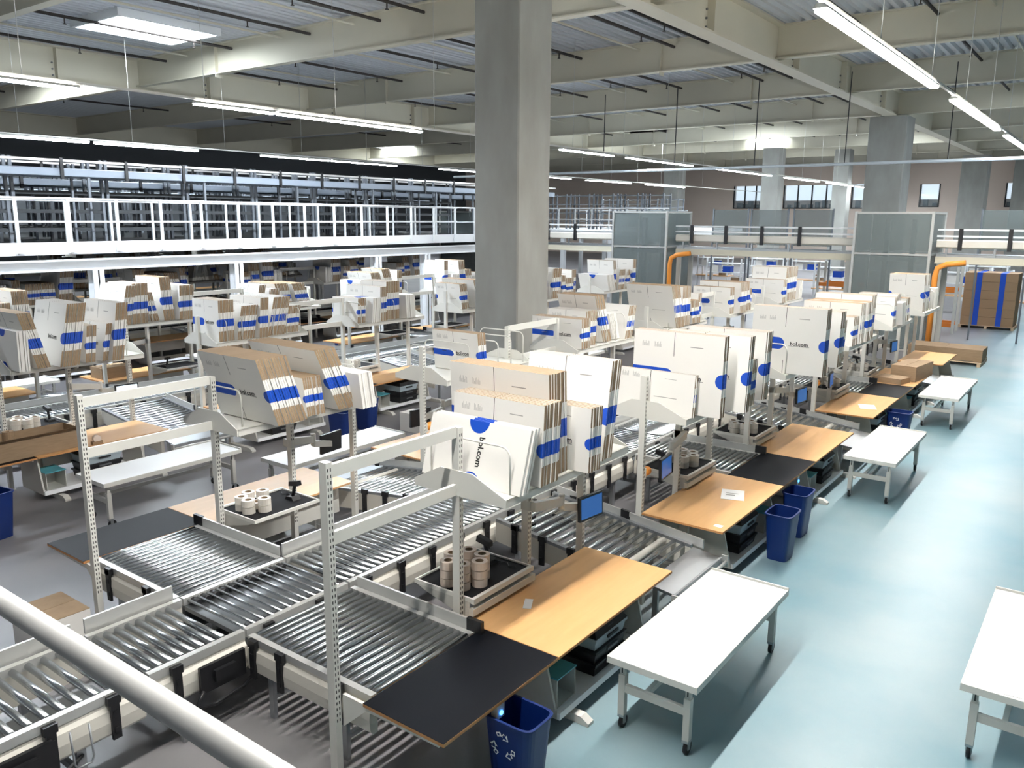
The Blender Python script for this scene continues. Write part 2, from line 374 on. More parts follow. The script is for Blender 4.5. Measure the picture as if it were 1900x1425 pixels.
CLAMP = lambda: cached('clamp', lambda: MB().box(-.012, .012, -.035, .035, -.30, .045).box(-.03, .012, -.05, .05, -.01, .06).box(.012, .02, -.02, .02, -.24, -.2).box(.012, .02, -.02, .02, -.1, -.06).mesh('clamp', 'black_plastic'))
def side_profile(L, key, wall=.02):  # rounded cream profile along local x
    return cached(('sp', L), lambda: MB().prism([(-.03, .70), (.02, .70), (.02, .67), (.045, .64), (.055, .55), (.045, .45), (.02, .42), (-.03, .42)], 0, 0, L).mesh('side_profile', 'cream'))
def cap_strip(L):
    return cached(('cs', L), lambda: MB().box(0, L, -.03, .03, .70, .755).mesh('top_rail', 'aluminium'))
def infeed(xc, yc, s, idx, rown, lod):
    t = thing('roller_conveyor', 'infeed roller conveyor, %s from camera, %s' % (ORD[idx], rown), 'conveyor', (xc, yc, 0), (s, 1, 1), group='infeed roller spurs')
    L = 1.55; u0 = .585
    if lod == 2:
        m = MB()
        for k in range(17): m.cyl((u0 + .05 + k * .092, -.56, .735), (u0 + .05 + k * .092, .56, .735), .026, 8)
        tag(ob('rollers', m.mesh('rollers', 'steel'), t), kind='stuff') if 'irl' not in CACHE else tag(ob('rollers', CACHE['irl'], t), kind='stuff')
        CACHE.setdefault('irl', m.mesh('rollers', 'steel'))
    else:
        rm = cached('iroll', lambda: MB().cyl((0, -.56, 0), (0, .56, 0), .026, 12).mesh('roller', 'steel'))
        for k in range(18): ob('roller', rm, t, (u0 + .03 + k * .0875, 0, .737))
    for y, sg in ((-.6, -1), (.6, 1)):
        ob('side_profile', side_profile(L, 0), t, (u0, y, 0), scale=(1, sg, 1))
        ob('top_rail', cap_strip(L), t, (u0, y, 0))
        if lod < 2:
            for u in (.68, 1.05, 1.78): ob('clamp', CLAMP(), t, (u, y + sg * .06, .69), rot=(0, 0, sg * math.pi / 2))
    gd = ob('guard', cached('igd', lambda: MB().box(.62, 2.05, -.012, .012, .75, .86).mesh('guard', 'aluminium')), t, (0, .645, 0))
    ob('guard_end', cached('igde', lambda: MB().box(2.05, 2.22, -.02, .02, .753, .87).mesh('guard_end', 'black_plastic')), t, (0, .645, 0))
    for u in (.8, 1.75):
        for y in (-.56, .56): ob('leg', cached('ileg', lambda: MB().box(-.03, .03, -.02, .02, 0, .42).mesh('leg', 'steel_dull')), t, (u, y, 0))
        ob('crosspiece', cached('ixp', lambda: MB().box(-.02, .02, -.54, .54, .18, .22).mesh('crosspiece', 'steel_dull')), t, (u, 0, 0))
    return t
def exit_conveyor(xc, yc, s, idx, rown, lod):
    t = thing('sloping_conveyor', 'sloping roller conveyor with steel end plate, %s from camera, %s' % (ORD[idx], rown), 'conveyor', (xc, yc, 0), (s, 1, 1), group='sloping outfeed conveyors')
    zu = lambda u: .775 - .118 * (u - .5)
    a = math.atan(.118)
    rm = cached('eroll', lambda: MB().cyl((0, -.58, 0), (0, .58, 0), .028, 12).mesh('roller', 'steel'))
    us = [.66 + k * .124 for k in range(16)]
    if lod == 2:
        def f():
            m = MB()
            for u in us: m.cyl((u, -.58, zu(u) - .03), (u, .58, zu(u) - .03), .028, 8)
            return m.mesh('rollers', 'steel')
        tag(ob('rollers', cached('erl', f), t), kind='stuff')
    else:
        for k, u in enumerate(us):
            if k == 13: continue
            ob('roller', rm, t, (u, 0, zu(u) - .03))
        tag(ob('belt_roller', cached('ebr', lambda: MB().cyl((0, -.55, 0), (0, .55, 0), .045, 12).mesh('belt_roller', 'cream')), t, (us[13], 0, zu(us[13]) - .045)), 'wide white belt roller')
    def sl(x0, x1, y0, y1, dz0, dz1): return [(x0, y0, zu(x0) + dz0), (x1, y0, zu(x1) + dz0), (x1, y1, zu(x1) + dz0), (x0, y1, zu(x0) + dz0), (x0, y0, zu(x0) + dz1), (x1, y0, zu(x1) + dz1), (x1, y1, zu(x1) + dz1), (x0, y1, zu(x0) + dz1)]
    for y in (-.62, .62):
        ob('side_profile', cached(('esp', y), lambda: MB().hexa(sl(.6, 2.62, y - .03, y + .03, -.28, -.03)).mesh('side_profile', 'cream')), t)
        ob('top_rail', cached(('etr', y), lambda: MB().hexa(sl(.6, 2.62, y - .03, y + .03, -.03, .01)).mesh('top_rail', 'steel_dull')), t)
        if lod < 2:
            for u in (.9, 1.3, 1.7): ob('clamp', CLAMP(), t, (u, y + (.05 if y > 0 else -.05), zu(u) - .02), rot=(0, 0, math.pi / 2 if y > 0 else -math.pi / 2))
    for k, (x0, x1) in enumerate(((.64, 1.62), (1.74, 2.75))):
        ob('guard', cached(('egd', k), lambda: MB().hexa(sl(x0, x1, .648, .672, -.01, .1)).mesh('guard', 'aluminium')), t)
    ob('guard_joint', cached('egj', lambda: MB().hexa(sl(1.62, 1.74, .64, .68, -.03, .11)).mesh('guard_joint', 'black_plastic')), t)
    ob('end_plate', cached('epl', lambda: MB().hexa(sl(2.64, 2.98, -.62, .62, -.05, -.02)).box(2.96, 3.0, -.64, .64, .36, .46).mesh('end_plate', 'steel_dull')), t)
    ob('end_bar', cached('ebar', lambda: MB().cyl((3.04, -.66, .40), (3.04, .66, .40), .02, 8).box(2.98, 3.06, -.68, -.66, .34, .48).box(2.98, 3.06, .66, .68, .34, .48).mesh('end_bar', 'aluminium')), t)
    for u in (1.0, 2.75):
        for y in (-.58, .58): ob('leg', cached(('eleg', u), lambda: MB().box(-.03, .03, -.02, .02, 0, zu(u) - (.28 if u < 2 else .05)).mesh('leg', 'steel_dull')), t, (u, y, 0))
    return t
def main_conveyor(xc, li, yend):
    rollm = cached('mroll', lambda: MB().cyl((-.44, 0, 0), (.44, 0, 0), .03, 12).mesh('roller', 'steel'))
    thinm = cached('mthin', lambda: MB().cyl((-.46, 0, 0), (.46, 0, 0), .016, 8).mesh('transfer_bar', 'steel'))
    segs = []
    ys = -.3 if li == 0 else 0.0
    bays = [YB0 + k * PER for k in range(4)]
    if li == 0: segs += [(ys, 3.0, 'r'), (3.06, bays[0] - .62, 'r')]
    else: segs += [(2.2 if li == 1 else 8.0, bays[0] - .62, 'r')] if li < 2 else []
    for k, b in enumerate(bays):
        segs.append((b - .6, b + .6, 't'))
        segs.append((b + .62, (bays[k + 1] - .62) if k < 3 else yend, 'r'))
    if li >= 2: segs = [q for q in segs if q[0] > (8 if li == 2 else 12)]
    for i, (y0, y1, kd) in enumerate(segs):
        if y1 - y0 < .2: continue
        lab = ('%s %s of the main conveyor, %s packing line' % (ORD[i % 12], 'transfer section' if kd == 't' else 'roller section', ORD[li]))
        t = thing('main_conveyor', lab, 'conveyor', (xc, y0, 0), group='main conveyor sections'); L = y1 - y0
        if kd == 'r':
            p = .122 if (li == 0 and i == 0) else .098
            n = int((L - .06) / p)
            if li == 0:
                for k in range(n): ob('roller', rollm, t, (0, .05 + k * p, .745))
            else:
                m = MB()
                for k in range(n): m.cyl((-.44, .05 + k * p, .745), (.44, .05 + k * p, .745), .03, 8)
                tag(ob('rollers', m.mesh('rollers', 'steel'), t), kind='stuff')
        else:
            for k in range(12): ob('transfer_bar', thinm, t, (0, .05 + k * .1, .745))
            ob('belt_bed', cached('bbed', lambda: MB().box(-.46, .46, 0, 1.2, .66, .7).mesh('belt_bed', 'steel_dark')), t)
            if li == 0:
                bw = cached('bwh', lambda: MB().cyl((-.05, 0, 0), (.05, 0, 0), .035, 8).mesh('transfer_wheel', 'black_plastic'))
                for k in range(11):
                    ob('transfer_wheel', bw, t, (.42, .1 + k * .1, .725)); ob('transfer_wheel', bw, t, (-.42, .1 + k * .1, .725))
        ob('cable_duct', MB().box(-.3, .3, .02, L - .02, .36, .42).mesh('cable_duct', 'steel_dark'), t)
        for sg in (-1, 1):
            ob('side_profile', MB().prism([(-.03, .70), (.02, .70), (.02, .67), (.045, .64), (.055, .55), (.045, .45), (.02, .42), (-.03, .42)], 1, 0, L).mesh('side_profile', 'cream' if kd == 'r' else 'steel_dark'), t, (sg * .5, 0, 0), scale=(sg, 1, 1))
            ob('top_rail', MB().box(-.025, .035, 0, L, .70, .775).mesh('top_rail', 'aluminium'), t, (sg * .49, 0, 0), scale=(sg, 1, 1))
            if li < 2:
                n = max(1, int(L / .46))
                for k in range(n):
                    c = ob('clamp', CLAMP(), t, (sg * .56, .22 + k * L / n, .70), scale=(sg, 1, 1))
        if li == 0 and i in (0, 1):
            for yy in ((1.15, 2.35) if i == 0 else (.62,)):
                ob('motor_cover', cached('mcov', lambda: MB().box(.565, .60, -.22, .22, .42, .66).box(.565, .64, -.1, .1, .5, .6).mesh('motor_cover', 'black_plastic')), t, (0, yy, 0))
                ob('cable', cached('mcab', lambda: MB().tube([(.6, -.2, .45), (.62, -.3, .34), (.6, -.1, .28), (.58, .2, .3), (.5, .45, .36), (.3, .6, .38)], .016, 6).mesh('cable', 'black_plastic')), t, (0, yy, 0))
                ob('hook', cached('mhook', lambda: MB().tube([(.6, .34, .66), (.63, .34, .4), (.63, .36, .36), (.63, .46, .36), (.63, .48, .4), (.6, .48, .66)], .008, 6).mesh('hook', 'steel_dull')), t, (0, yy, 0))
        if kd == 'r': ob('guard', MB().box(-.585, -.56, .03, L - .03, .76, .90).mesh('guard', 'aluminium'), t)
        for y in ([.3] if L < 1.5 else [.5, L - .5] if L < 4 else [.5, L / 2, L - .5]):
            for sg in (-1, 1): ob('leg', cached('mleg', lambda: MB().box(-.03, .03, -.035, .035, 0, .43).mesh('leg', 'steel_dull')), t, (sg * .47, y, 0))
            ob('crosspiece', cached('mxp', lambda: MB().box(-.46, .46, -.02, .02, .16, .21).mesh('crosspiece', 'steel_dull')), t, (0, y, 0))

# ------------------------------------------------------------------ loose equipment
def tool_tray(xc, yB, s, d, idx, rown, lod):
    t = thing('tool_tray', 'black-matted tool tray with pale rim, %s from camera, %s' % (ORD[idx], rown), 'tray', (xc, yB, 0), (s, d, 1), group='tool trays beside the rack posts')
    ob('mat', cached('trm', lambda: MB().box(1.27, 1.955, .09, 1.0, .93, .938).mesh('mat', 'black_mat')), t)
    ob('rim', cached('trr', lambda: MB().box(1.25, 1.27, .07, 1.02, .915, .955).box(1.955, 1.995, .07, 1.02, .905, .955).box(1.27, 1.955, .07, .09, .915, .955).box(1.27, 1.955, 1.0, 1.02, .915, .955).mesh('rim', 'white_paint')), t)
    ob('front_rail', cached('trf', lambda: MB().box(1.945, 1.995, .06, 1.05, .79, .86).mesh('front_rail', 'cream')), t)
    for v in (.075, 1.0): ob('side_plate', cached('trs', lambda: MB().prism([(1.28, .914), (1.94, .914), (1.94, .76), (1.82, .76), (1.40, .87)], 1, -.004, .004).mesh('side_plate', 'frame_grey')), t, (0, v, 0))
    return t
def ring(r0, r1, h, n=16):
    m = MB()
    for i in range(n):
        a, b = 2 * math.pi * i / n, 2 * math.pi * (i + 1) / n
        ca, sa, cb, sb = math.cos(a), math.sin(a), math.cos(b), math.sin(b)
        m.face([(r1 * ca, r1 * sa, 0), (r1 * cb, r1 * sb, 0), (r1 * cb, r1 * sb, h), (r1 * ca, r1 * sa, h)], 0, True)
        m.face([(r0 * ca, r0 * sa, h), (r0 * cb, r0 * sb, h), (r0 * cb, r0 * sb, 0), (r0 * ca, r0 * sa, 0)], 1, True)
        m.face([(r1 * ca, r1 * sa, h), (r1 * cb, r1 * sb, h), (r0 * cb, r0 * sb, h), (r0 * ca, r0 * sa, h)], 0)
        m.face([(r0 * ca, r0 * sa, 0), (r0 * cb, r0 * sb, 0), (r1 * cb, r1 * sb, 0), (r1 * ca, r1 * sa, 0)], 0)
    return m
def tape_rolls(xc, yB, s, d, idx, rown, n_col=6, n_hi=3, pale=False, u=1.55, v=.2):
    key = 'tub' if pale else 'tape'
    me = cached('roll' + key, lambda: ring(.04, .078, .078).mesh('tape_roll', [key, 'kraft']))
    spots = [(.02, 0), (.18, .02), (.1, .165), (-.07, .16), (.265, .175), (.18, .32), (.01, .325), (-.15, .01)][:n_col]
    for q, (a, b) in enumerate(spots):
        for k in range(n_hi - (1 if q == 2 else 0)):
            o = ob('tape_roll', me, None, (xc + s * (u + a), yB + d * (v + b), k * .0855 + .939))
            tag(o, 'clear packing tape roll in the cluster on tray, %s bench, %s' % (ORD[idx], rown), 'tape roll', 'tape rolls, %s bench, %s' % (ORD[idx], rown))
def scanner(xc, yB, s, d, idx, rown, u=1.55, v=.85):
    t = thing('barcode_scanner', 'black hand scanner on its stand, tray of %s bench, %s' % (ORD[idx], rown), 'scanner', (xc + s * u, yB + d * v, .939), (s, d, 1), group='barcode scanners')
    ob('base', cached('scb', lambda: MB().prism([(-.08, 0), (.08, 0), (.06, .035), (-.05, .05)], 1, -.06, .06).mesh('base', 'black_plastic')), t)
    ob('grip', cached('scg', lambda: MB().tube([(0, 0, .04), (-.02, 0, .1), (-.05, 0, .2)], .022, 8).mesh('grip', 'black_plastic')), t)
    ob('head', cached('sch', lambda: MB().hexa([(-.14, -.035, .2), (.03, -.035, .17), (.03, .035, .17), (-.14, .035, .2), (-.13, -.03, .26), (.03, -.03, .225), (.03, .03, .225), (-.13, .03, .26)]).mesh('head', 'black_plastic')), t)
    ob('cable', cached('scc', lambda: MB().tube([(.05, 0, .03), (.12, .06, .01), (.18, .08, .008), (.24, .02, .008), (.3, .06, .01)], .006, 5).mesh('cable', 'black_plastic')), t)
def monitor(xc, yB, s, d, idx, rown, white=False):
    t = thing('monitor', '%s-lit touch screen on grey swing arm, %s bench, %s' % ('white' if white else 'blue', ORD[idx], rown), 'monitor', (xc, yB, 0), (s, d, 1), group='monitors on swing arms')
    ob('arm', cached('mnarm', lambda: MB().box(1.80, 1.91, 1.06, 1.12, 1.5, 1.6).hexa([(1.91, 1.07, 1.5), (1.97, 1.07, 1.5), (2.0, 1.55, 1.44), (1.94, 1.55, 1.44), (1.91, 1.07, 1.6), (1.97, 1.07, 1.6), (2.0, 1.55, 1.53), (1.94, 1.55, 1.53)]).cyl((1.97, 1.55, 1.4), (1.97, 1.55, 1.56), .035, 10).hexa([(1.94, 1.55, 1.38), (2.0, 1.55, 1.38), (2.06, 1.9, 1.30), (2.0, 1.9, 1.30), (1.94, 1.55, 1.46), (2.0, 1.55, 1.46), (2.06, 1.9, 1.38), (2.0, 1.9, 1.38)]).mesh('arm', 'frame_grey')), t)
    # screen faces the aisle and the table start
    def scr(off, w, h, th):
        c = Vector((2.07, 1.95, 1.34)); n = Vector((1, -.12, .04)).normalized(); r = Vector((0, 0, 1)).cross(n).normalized(); up = n.cross(r); c = c + n * off
        return [c + r * a * w + up * b * h + n * e for e in (0, th) for a, b in ((-1, -1), (1, -1), (1, 1), (-1, 1))]
    ob('case', cached('mncase', lambda: MB().hexa(scr(0, .2, .135, .035)).mesh('case', 'black_plastic')), t)
    k = 'screen_white' if white else 'screen_blue'
    ob('screen', cached('mnscr' + k, lambda: MB().hexa(scr(.0355, .178, .112, .002)).mesh('screen', k)), t)
def orange_beacon(xc, yB, s, d, idx, rown, v=2.14):
    t = thing('orange_lamp', 'orange round push lamp on the rack post, %s bench, %s' % (ORD[idx], rown), 'lamp', (xc, yB, 0), (s, d, 1), group='orange lamps on rack posts')
    ob('mount', cached('obm', lambda: MB().box(1.80, 1.90, -.045, -.031, 1.18, 1.32).mesh('mount', 'white_paint')), t, (0, v, 0))
    ob('lamp_body', cached('obb', lambda: MB().cyl((1.85, -.045, 1.25), (1.85, -.17, 1.25), .06, 12).cyl((1.85, -.17, 1.25), (1.85, -.2, 1.25), .045, 12).mesh('lamp_body', 'orange')), t, (0, v, 0))
def recycle_bin(x, y, label, rotz=0, symbol=True, h=.62):
    t = thing('waste_bin', label, 'bin', (x, y, 0), rotz=rotz, group='blue waste bins')
    def body():
        m = MB(); n = 24
        def ringpts(a, b, z, e=.08):
            out = []
            for i in range(n):
                th = 2 * math.pi * (i + .5) / n; c, s_ = math.cos(th), math.sin(th); p = .35
                out.append((a * math.copysign(abs(c) ** p, c), b * math.copysign(abs(s_) ** p, s_), z))
            return out
        rs = [ringpts(.175, .13, 0), ringpts(.225, .175, h), ringpts(.237, .187, h), ringpts(.237, .187, h + .015), ringpts(.215, .165, h + .015), ringpts(.17, .125, .02)]
        for a, b in zip(rs, rs[1:]):
            for i in range(n): j = (i + 1) % n; m.face([a[i], a[j], b[j], b[i]], 0, True)
        m.face(list(reversed(rs[0]))); m.face(rs[-1])
        return m.mesh('bin_body', 'bin_blue')
    ob('bin_body', cached(('bin', h), body), t)
    if symbol:
        def sym():
            m = MB(); t_ = .0015
            def seg(p, q, w, arrow):
                p, q = Vector(p), Vector(q); dd = (q - p).normalized(); nn = Vector((-dd.y, dd.x))
                shape = lambda p, q, w: [p + nn * w, p - nn * w, q - nn * w, q + nn * w] if not arrow else [p + nn * w, p - nn * w, q - dd * .03 - nn * w, q - dd * .03 - nn * w * 2.0, q, q - dd * .03 + nn * w * 2.0, q - dd * .03 + nn * w]
                m.prism([(a.x, a.y) for a in shape(p, q, w)], 1, -t_, t_); m.prism([(a.x, a.y) for a in shape(p + dd * .006, q - dd * .009, w - .0055)], 1, -t_ * 2, t_, 1)
            for k in range(1):
                a = math.radians(90); R = .075
                v = lambda ang, r: (r * math.cos(ang), r * math.sin(ang))
                seg(v(a + .52, R), v(a + .12, R * 1.02), .013, False); seg(v(a - .02, R * 1.0), v(a - .75, R * .82), .013, True)
            return m.mesh('recycling_arrow', ['paper', 'bin_blue'])
        for k in range(3):
            o = ob('recycling_arrow', cached('recy', sym), t, (-.03, -.1635, .42), scale=(1.35, 1, 1.35))
            o.rotation_mode = 'YXZ'; o.rotation_euler = (.072, math.radians(120 * k), 0)
    return t
def cart(x0, x1, y0, y1, label, z=.70):
    t = thing('white_cart', label, 'cart', ((x0 + x1) / 2, (y0 + y1) / 2, 0), group='white wheeled carts'); w = (x1 - x0) / 2; l = (y1 - y0) / 2
    ob('top', MB().box(-w + .013, w - .013, -l + .001, l - .021, z - .05, z).mesh('top', 'cart_white'), t)
    ob('rim', MB().box(-w, w, l - .02, l, z - .008, z + .022).box(-w, -w + .012, -l, l, z - .06, z + .002).box(w - .012, w, -l, l, z - .06, z + .002).box(-w, w, -l - .004, -l, z - .06, z).mesh('rim', 'white_paint'), t)
    a, b = w - .11, l - .1
    for sx in (-1, 1):
        for sy in (-1, 1):
            lg = ob('leg', cached('cleg', lambda: MB().box(-.03, .03, -.03, .03, .14, .52).box(-.022, .022, -.022, .022, .52, .66).mesh('leg', 'frame_grey')), t, (sx * a, sy * b, 0))
            ob('slot', cached('cslot', lambda: MB().box(-.006, .006, -.0235, -.0222, .54, .64).mesh('slot', 'slot_dark')), lg)
            c = ob('caster', cached('ccast', lambda: MB().cyl((-.016, .02, .058), (.016, .02, .058), .058, 16).mesh('caster', 'black_plastic')), t, (sx * a, sy * b, 0))
            ob('fork', cached('cfork', lambda: MB().box(-.024, -.016, -.01, .03, .045, .13).box(.016, .024, -.01, .03, .045, .13).box(-.03, .03, -.03, .03, .115, .14).mesh('fork', 'steel_dull')), c)
    for sy in (-1, 1): ob('end_bar', MB().box(-a + .03, a - .03, -.02, .02, .36, .43).mesh('end_bar', 'frame_grey'), t, (0, sy * b, 0))
    ob('long_bar', MB().box(-.02, .02, -b + .02, b - .02, .37, .42).mesh('long_bar', 'frame_grey'), t, (-a * .3, 0, 0))
    return t
def under_table(xc, yB, s, d, idx, rown):
    mb = thing('metal_box', 'open teal-grey metal box under %s table, %s' % (ORD[idx], rown), 'box', (xc, yB, 0), (s, d, 1), group='open metal boxes under the tables')
    ob('shell', cached('mbx', lambda: MB().box(2.5, 2.88, .13, .14, .161, .44).box(2.5, 2.88, .42, .43, .161, .44).box(2.5, 2.88, .14, .42, .161, .17).box(2.5, 2.51, .14, .42, .17, .44).mesh('shell', 'frame_grey')), mb)
    ob('lid', cached('mbl', lambda: MB().box(2.49, 2.89, .125, .435, .44, .452).mesh('lid', 'teal_metal')), mb)
    for k, (z, h, mt, nm) in enumerate(((.161, .13, 'tote_black', 'lowest black'), (.292, .13, 'tote_black', 'middle black'), (.423, .13, 'tote_grey', 'pale grey'))):
        t = thing('storage_tote', '%s storage tote in the pile under %s table, %s' % (nm, ORD[idx], rown), 'tote', (xc + s * .07, yB - d * .1, z), (s, d, 1), group='totes under the tables')
        def body():
            m = MB(); m.hexa([(2.32, .88, 0), (2.80, .88, 0), (2.80, 1.42, 0), (2.32, 1.42, 0), (2.30, .86, .13), (2.82, .86, .13), (2.82, 1.44, .13), (2.30, 1.44, .13)]); m.box(2.29, 2.83, .85, 1.45, .1, .128)
            return m.mesh('tote_body', mt)
        ob('tote_body', cached('tote' + mt, body), t)
        ob('handle', cached('totehand' + mt, lambda: MB().box(2.83, 2.845, 1.05, 1.25, .075, .1).mesh('handle', 'tote_black' if mt == 'tote_grey' else 'steel_dark')), t)
        if k == 2: ob('lid', cached('totelid', lambda: MB().hexa([(2.29, .85, .131), (2.83, .85, .131), (2.83, 1.45, .131), (2.29, 1.45, .131), (2.34, .9, .2), (2.78, .9, .2), (2.78, 1.4, .2), (2.34, 1.4, .2)]).box(2.785, 2.81, 1.1, 1.2, .15, .17).mesh('lid', 'tote_black')), t)
def paper_sheet(x, y, z, label, rz=0, w=.21, l=.30):
    t = thing('paper_sheet', label, 'paper', (x, y, z), rotz=rz, group='papers on the benches')
    ob('sheet', cached(('sh', w, l), lambda: MB().box(-w / 2, w / 2, -l / 2, l / 2, .0005, .0025).mesh('sheet', 'paper')), t)
    if l > .35: ob('printing', cached(('shp', w, l), lambda: MB().box(-w * .3, w * .1, -l * .1, -l * .02, .0026, .003).box(-w * .3, w * .25, l * .1, l * .14, .0026, .003).mesh('printing', 'print_grey')), t)

# ------------------------------------------------------------------ flattened cartons
def carton_faces(m, W, H, t, style):
    """flat folded carton: x -W/2..W/2, y 0..t (print on y=0), z 0..H; materials 0 white 1 kraft 2 blue 3 grey print 4 black"""
    x0, x1 = -W / 2, W / 2
    fb, ft, b0, b1 = .25 * H, .70 * H, .36 * H, .54 * H
    if style == 'disc': fb = 0; ft = H
    m.face([(x0, 0, 0), (x1, 0, 0), (x1, 0, H), (x0, 0, H)], 0); m.face([(x1, t, 0), (x0, t, 0), (x0, t, H), (x1, t, H)], 0)
    m.face([(x0, t, 0), (x1, t, 0), (x1, 0, 0), (x0, 0, 0)], 1); m.face([(x0, 0, H), (x1, 0, H), (x1, t, H), (x0, t, H)], 1 if style != 'disc' else 0)
    zs = [(0, fb, 1), (fb, b0, 0), (b0, b1, 2), (b1, ft, 0), (ft, H, 1)] if style != 'disc' else [(0, H, 0)]
    for a, b, mi in zs:
        m.face([(x1, 0, a), (x1, t, a), (x1, t, b), (x1, 0, b)], mi); m.face([(x0, t, a), (x0, 0, a), (x0, 0, b), (x0, t, b)], mi)
    e = -.0012; f = lambda pts, mi: m.face([(p[0], e, p[1]) for p in pts], mi)
    arc = lambda cx, cz, r, a0, a1, n=10: [(cx + r * math.cos(a0 + (a1 - a0) * k / n), cz + r * math.sin(a0 + (a1 - a0) * k / n)) for k in range(n + 1)]
    hp = math.pi / 2; r = (b1 - b0) / 2; zc = (b0 + b1) / 2
    if style == 'band':
        xe = x0 + .46 * W - r
        f([(x0, b0)] + arc(xe, zc, r, -hp, hp) + [(x0, b1)], 2)
        f(arc(x1, zc, r, hp, 3 * hp), 2)
        f([(x0 + .2 * W, zc + .008), (x0 + .3 * W, zc + .008), (x0 + .3 * W, zc + .02), (x0 + .2 * W, zc + .02)], 3)
    elif style == 'dots':
        f(arc(x0, zc, r, -hp, hp), 2); f(arc(x1, zc, r, hp, 3 * hp), 2)
    elif style == 'disc':
        r = .115; f(arc(0, H, r, math.pi, 2 * math.pi, 14), 2); f(arc(0, 0, r, 0, math.pi, 14), 2)
    if style in ('band', 'dots', 'plain'):
        sx = x0 + .46 * W; f([(sx, ft), (sx + .007, ft), (sx + .007, H), (sx, H)], 4); f([(sx, 0), (sx + .007, 0), (sx + .007, fb * .8), (sx, fb * .8)], 4)
        for q in range(2):
            for k in range(9):
                a = x0 + (.1 + .14 * q) * W + k * .011; hh = .05 + .02 * math.sin(k * 1.9 + q)
                f([(a, ft + .1 * H), (a + .004, ft + .1 * H), (a + .004, ft + .1 * H + hh), (a, ft + .1 * H + hh)], 3)
        f([(x0 + .64 * W, ft + .13 * H), (x0 + .78 * W, ft + .13 * H), (x0 + .78 * W, ft + .14 * H), (x0 + .64 * W, ft + .14 * H)], 3)
        f([(x0 + .52 * W, zc - .034), (x0 + .8 * W, zc - .034), (x0 + .8 * W, zc - .026), (x0 + .52 * W, zc - .026)], 3)
CM = ['carton_white', 'kraft', 'carton_blue', 'print_grey', 'print_black']
def carton_mesh(W, H, t, style):
    def f():
        m = MB(); carton_faces(m, W, H, t, style); return m.mesh('flattened_carton', CM)
    return cached(('cart', W, H, t, style), f)
def logo_mesh():
    def f():
        cu = bpy.data.curves.new('lettering', 'FONT'); cu.body = 'bol.com'; cu.size = .085; cu.align_x = 'CENTER'; cu.offset = .0022; cu.resolution_u = 2
        o = bpy.data.objects.new('lettering', cu); COL.objects.link(o)
        me = bpy.data.meshes.new_from_object(o.evaluated_get(bpy.context.evaluated_depsgraph_get()))
        bpy.data.objects.remove(o); me.materials.clear(); me.materials.append(MAT['print_black'])
        return me
    return cached('logo', f)
PACKS = []     # (distance, label, x, y, z, n, W, H, t, style, lean)
def pack(x, y, n, W, H, style, lean, label, t=.026, z=SHELFZ):
    PACKS.append((math.hypot(x, y), label, x, y, z, n, W, H, t, style, lean))
def build_cartons():
    PACKS.sort(key=lambda q: q[0]); used = 0; stuff = MB()
    for (dist, label, x, y, z, n, W, H, t, style, lean) in PACKS:
        rnd = random.Random(hash((round(x, 2), round(y, 2))) & 0xffff)
        pitch = t / math.cos(lean) * 1.28
        single = used + n <= 300
        for k in range(n):
            dx = rnd.uniform(-.012, .012); yy = y + k * pitch; lz = 0.0015 + (t * math.sin(-lean) if lean < 0 else 0)
            if single:
                o = ob('flattened_carton', carton_mesh(W, H, t, style), None, (x + dx, yy, z + lz + .002), (-lean, 0, 0))
                tag(o, label, 'carton', label.replace('flattened white carton', 'cartons'))
                if k == 0 and style in ('band', 'dots') and dist < 22:
                    zc = .45 * H
                    ob('lettering', logo_mesh(), o, (W * .16, -.0022, zc - .02), (math.pi / 2, 0, 0))
                if k == 0 and style == 'disc' and dist < 12:
                    ob('lettering', logo_mesh(), o, (.035, -.0022, H * .52), (math.pi / 2, math.pi / 2, 0))
                used += 1
            else:
                m = MB(); carton_faces(m, W, H, t, style); c, s_ = math.cos(lean), math.sin(lean); off = len(stuff.v)
                for p in m.v:
                    yv, zv = p[1] * c + p[2] * s_, -p[1] * s_ + p[2] * c
                    stuff.v.append((p[0] + x + dx, yv + yy, zv + z + lz + .002))
                stuff.f += [tuple(i + off for i in q) for q in m.f]; stuff.m += m.m; stuff.s += m.s
    if stuff.v: tag(ob('flattened_cartons', stuff.mesh('flattened_cartons', CM)), 'hundreds of flattened white cartons on the farther shelves', 'cartons', kind='stuff')

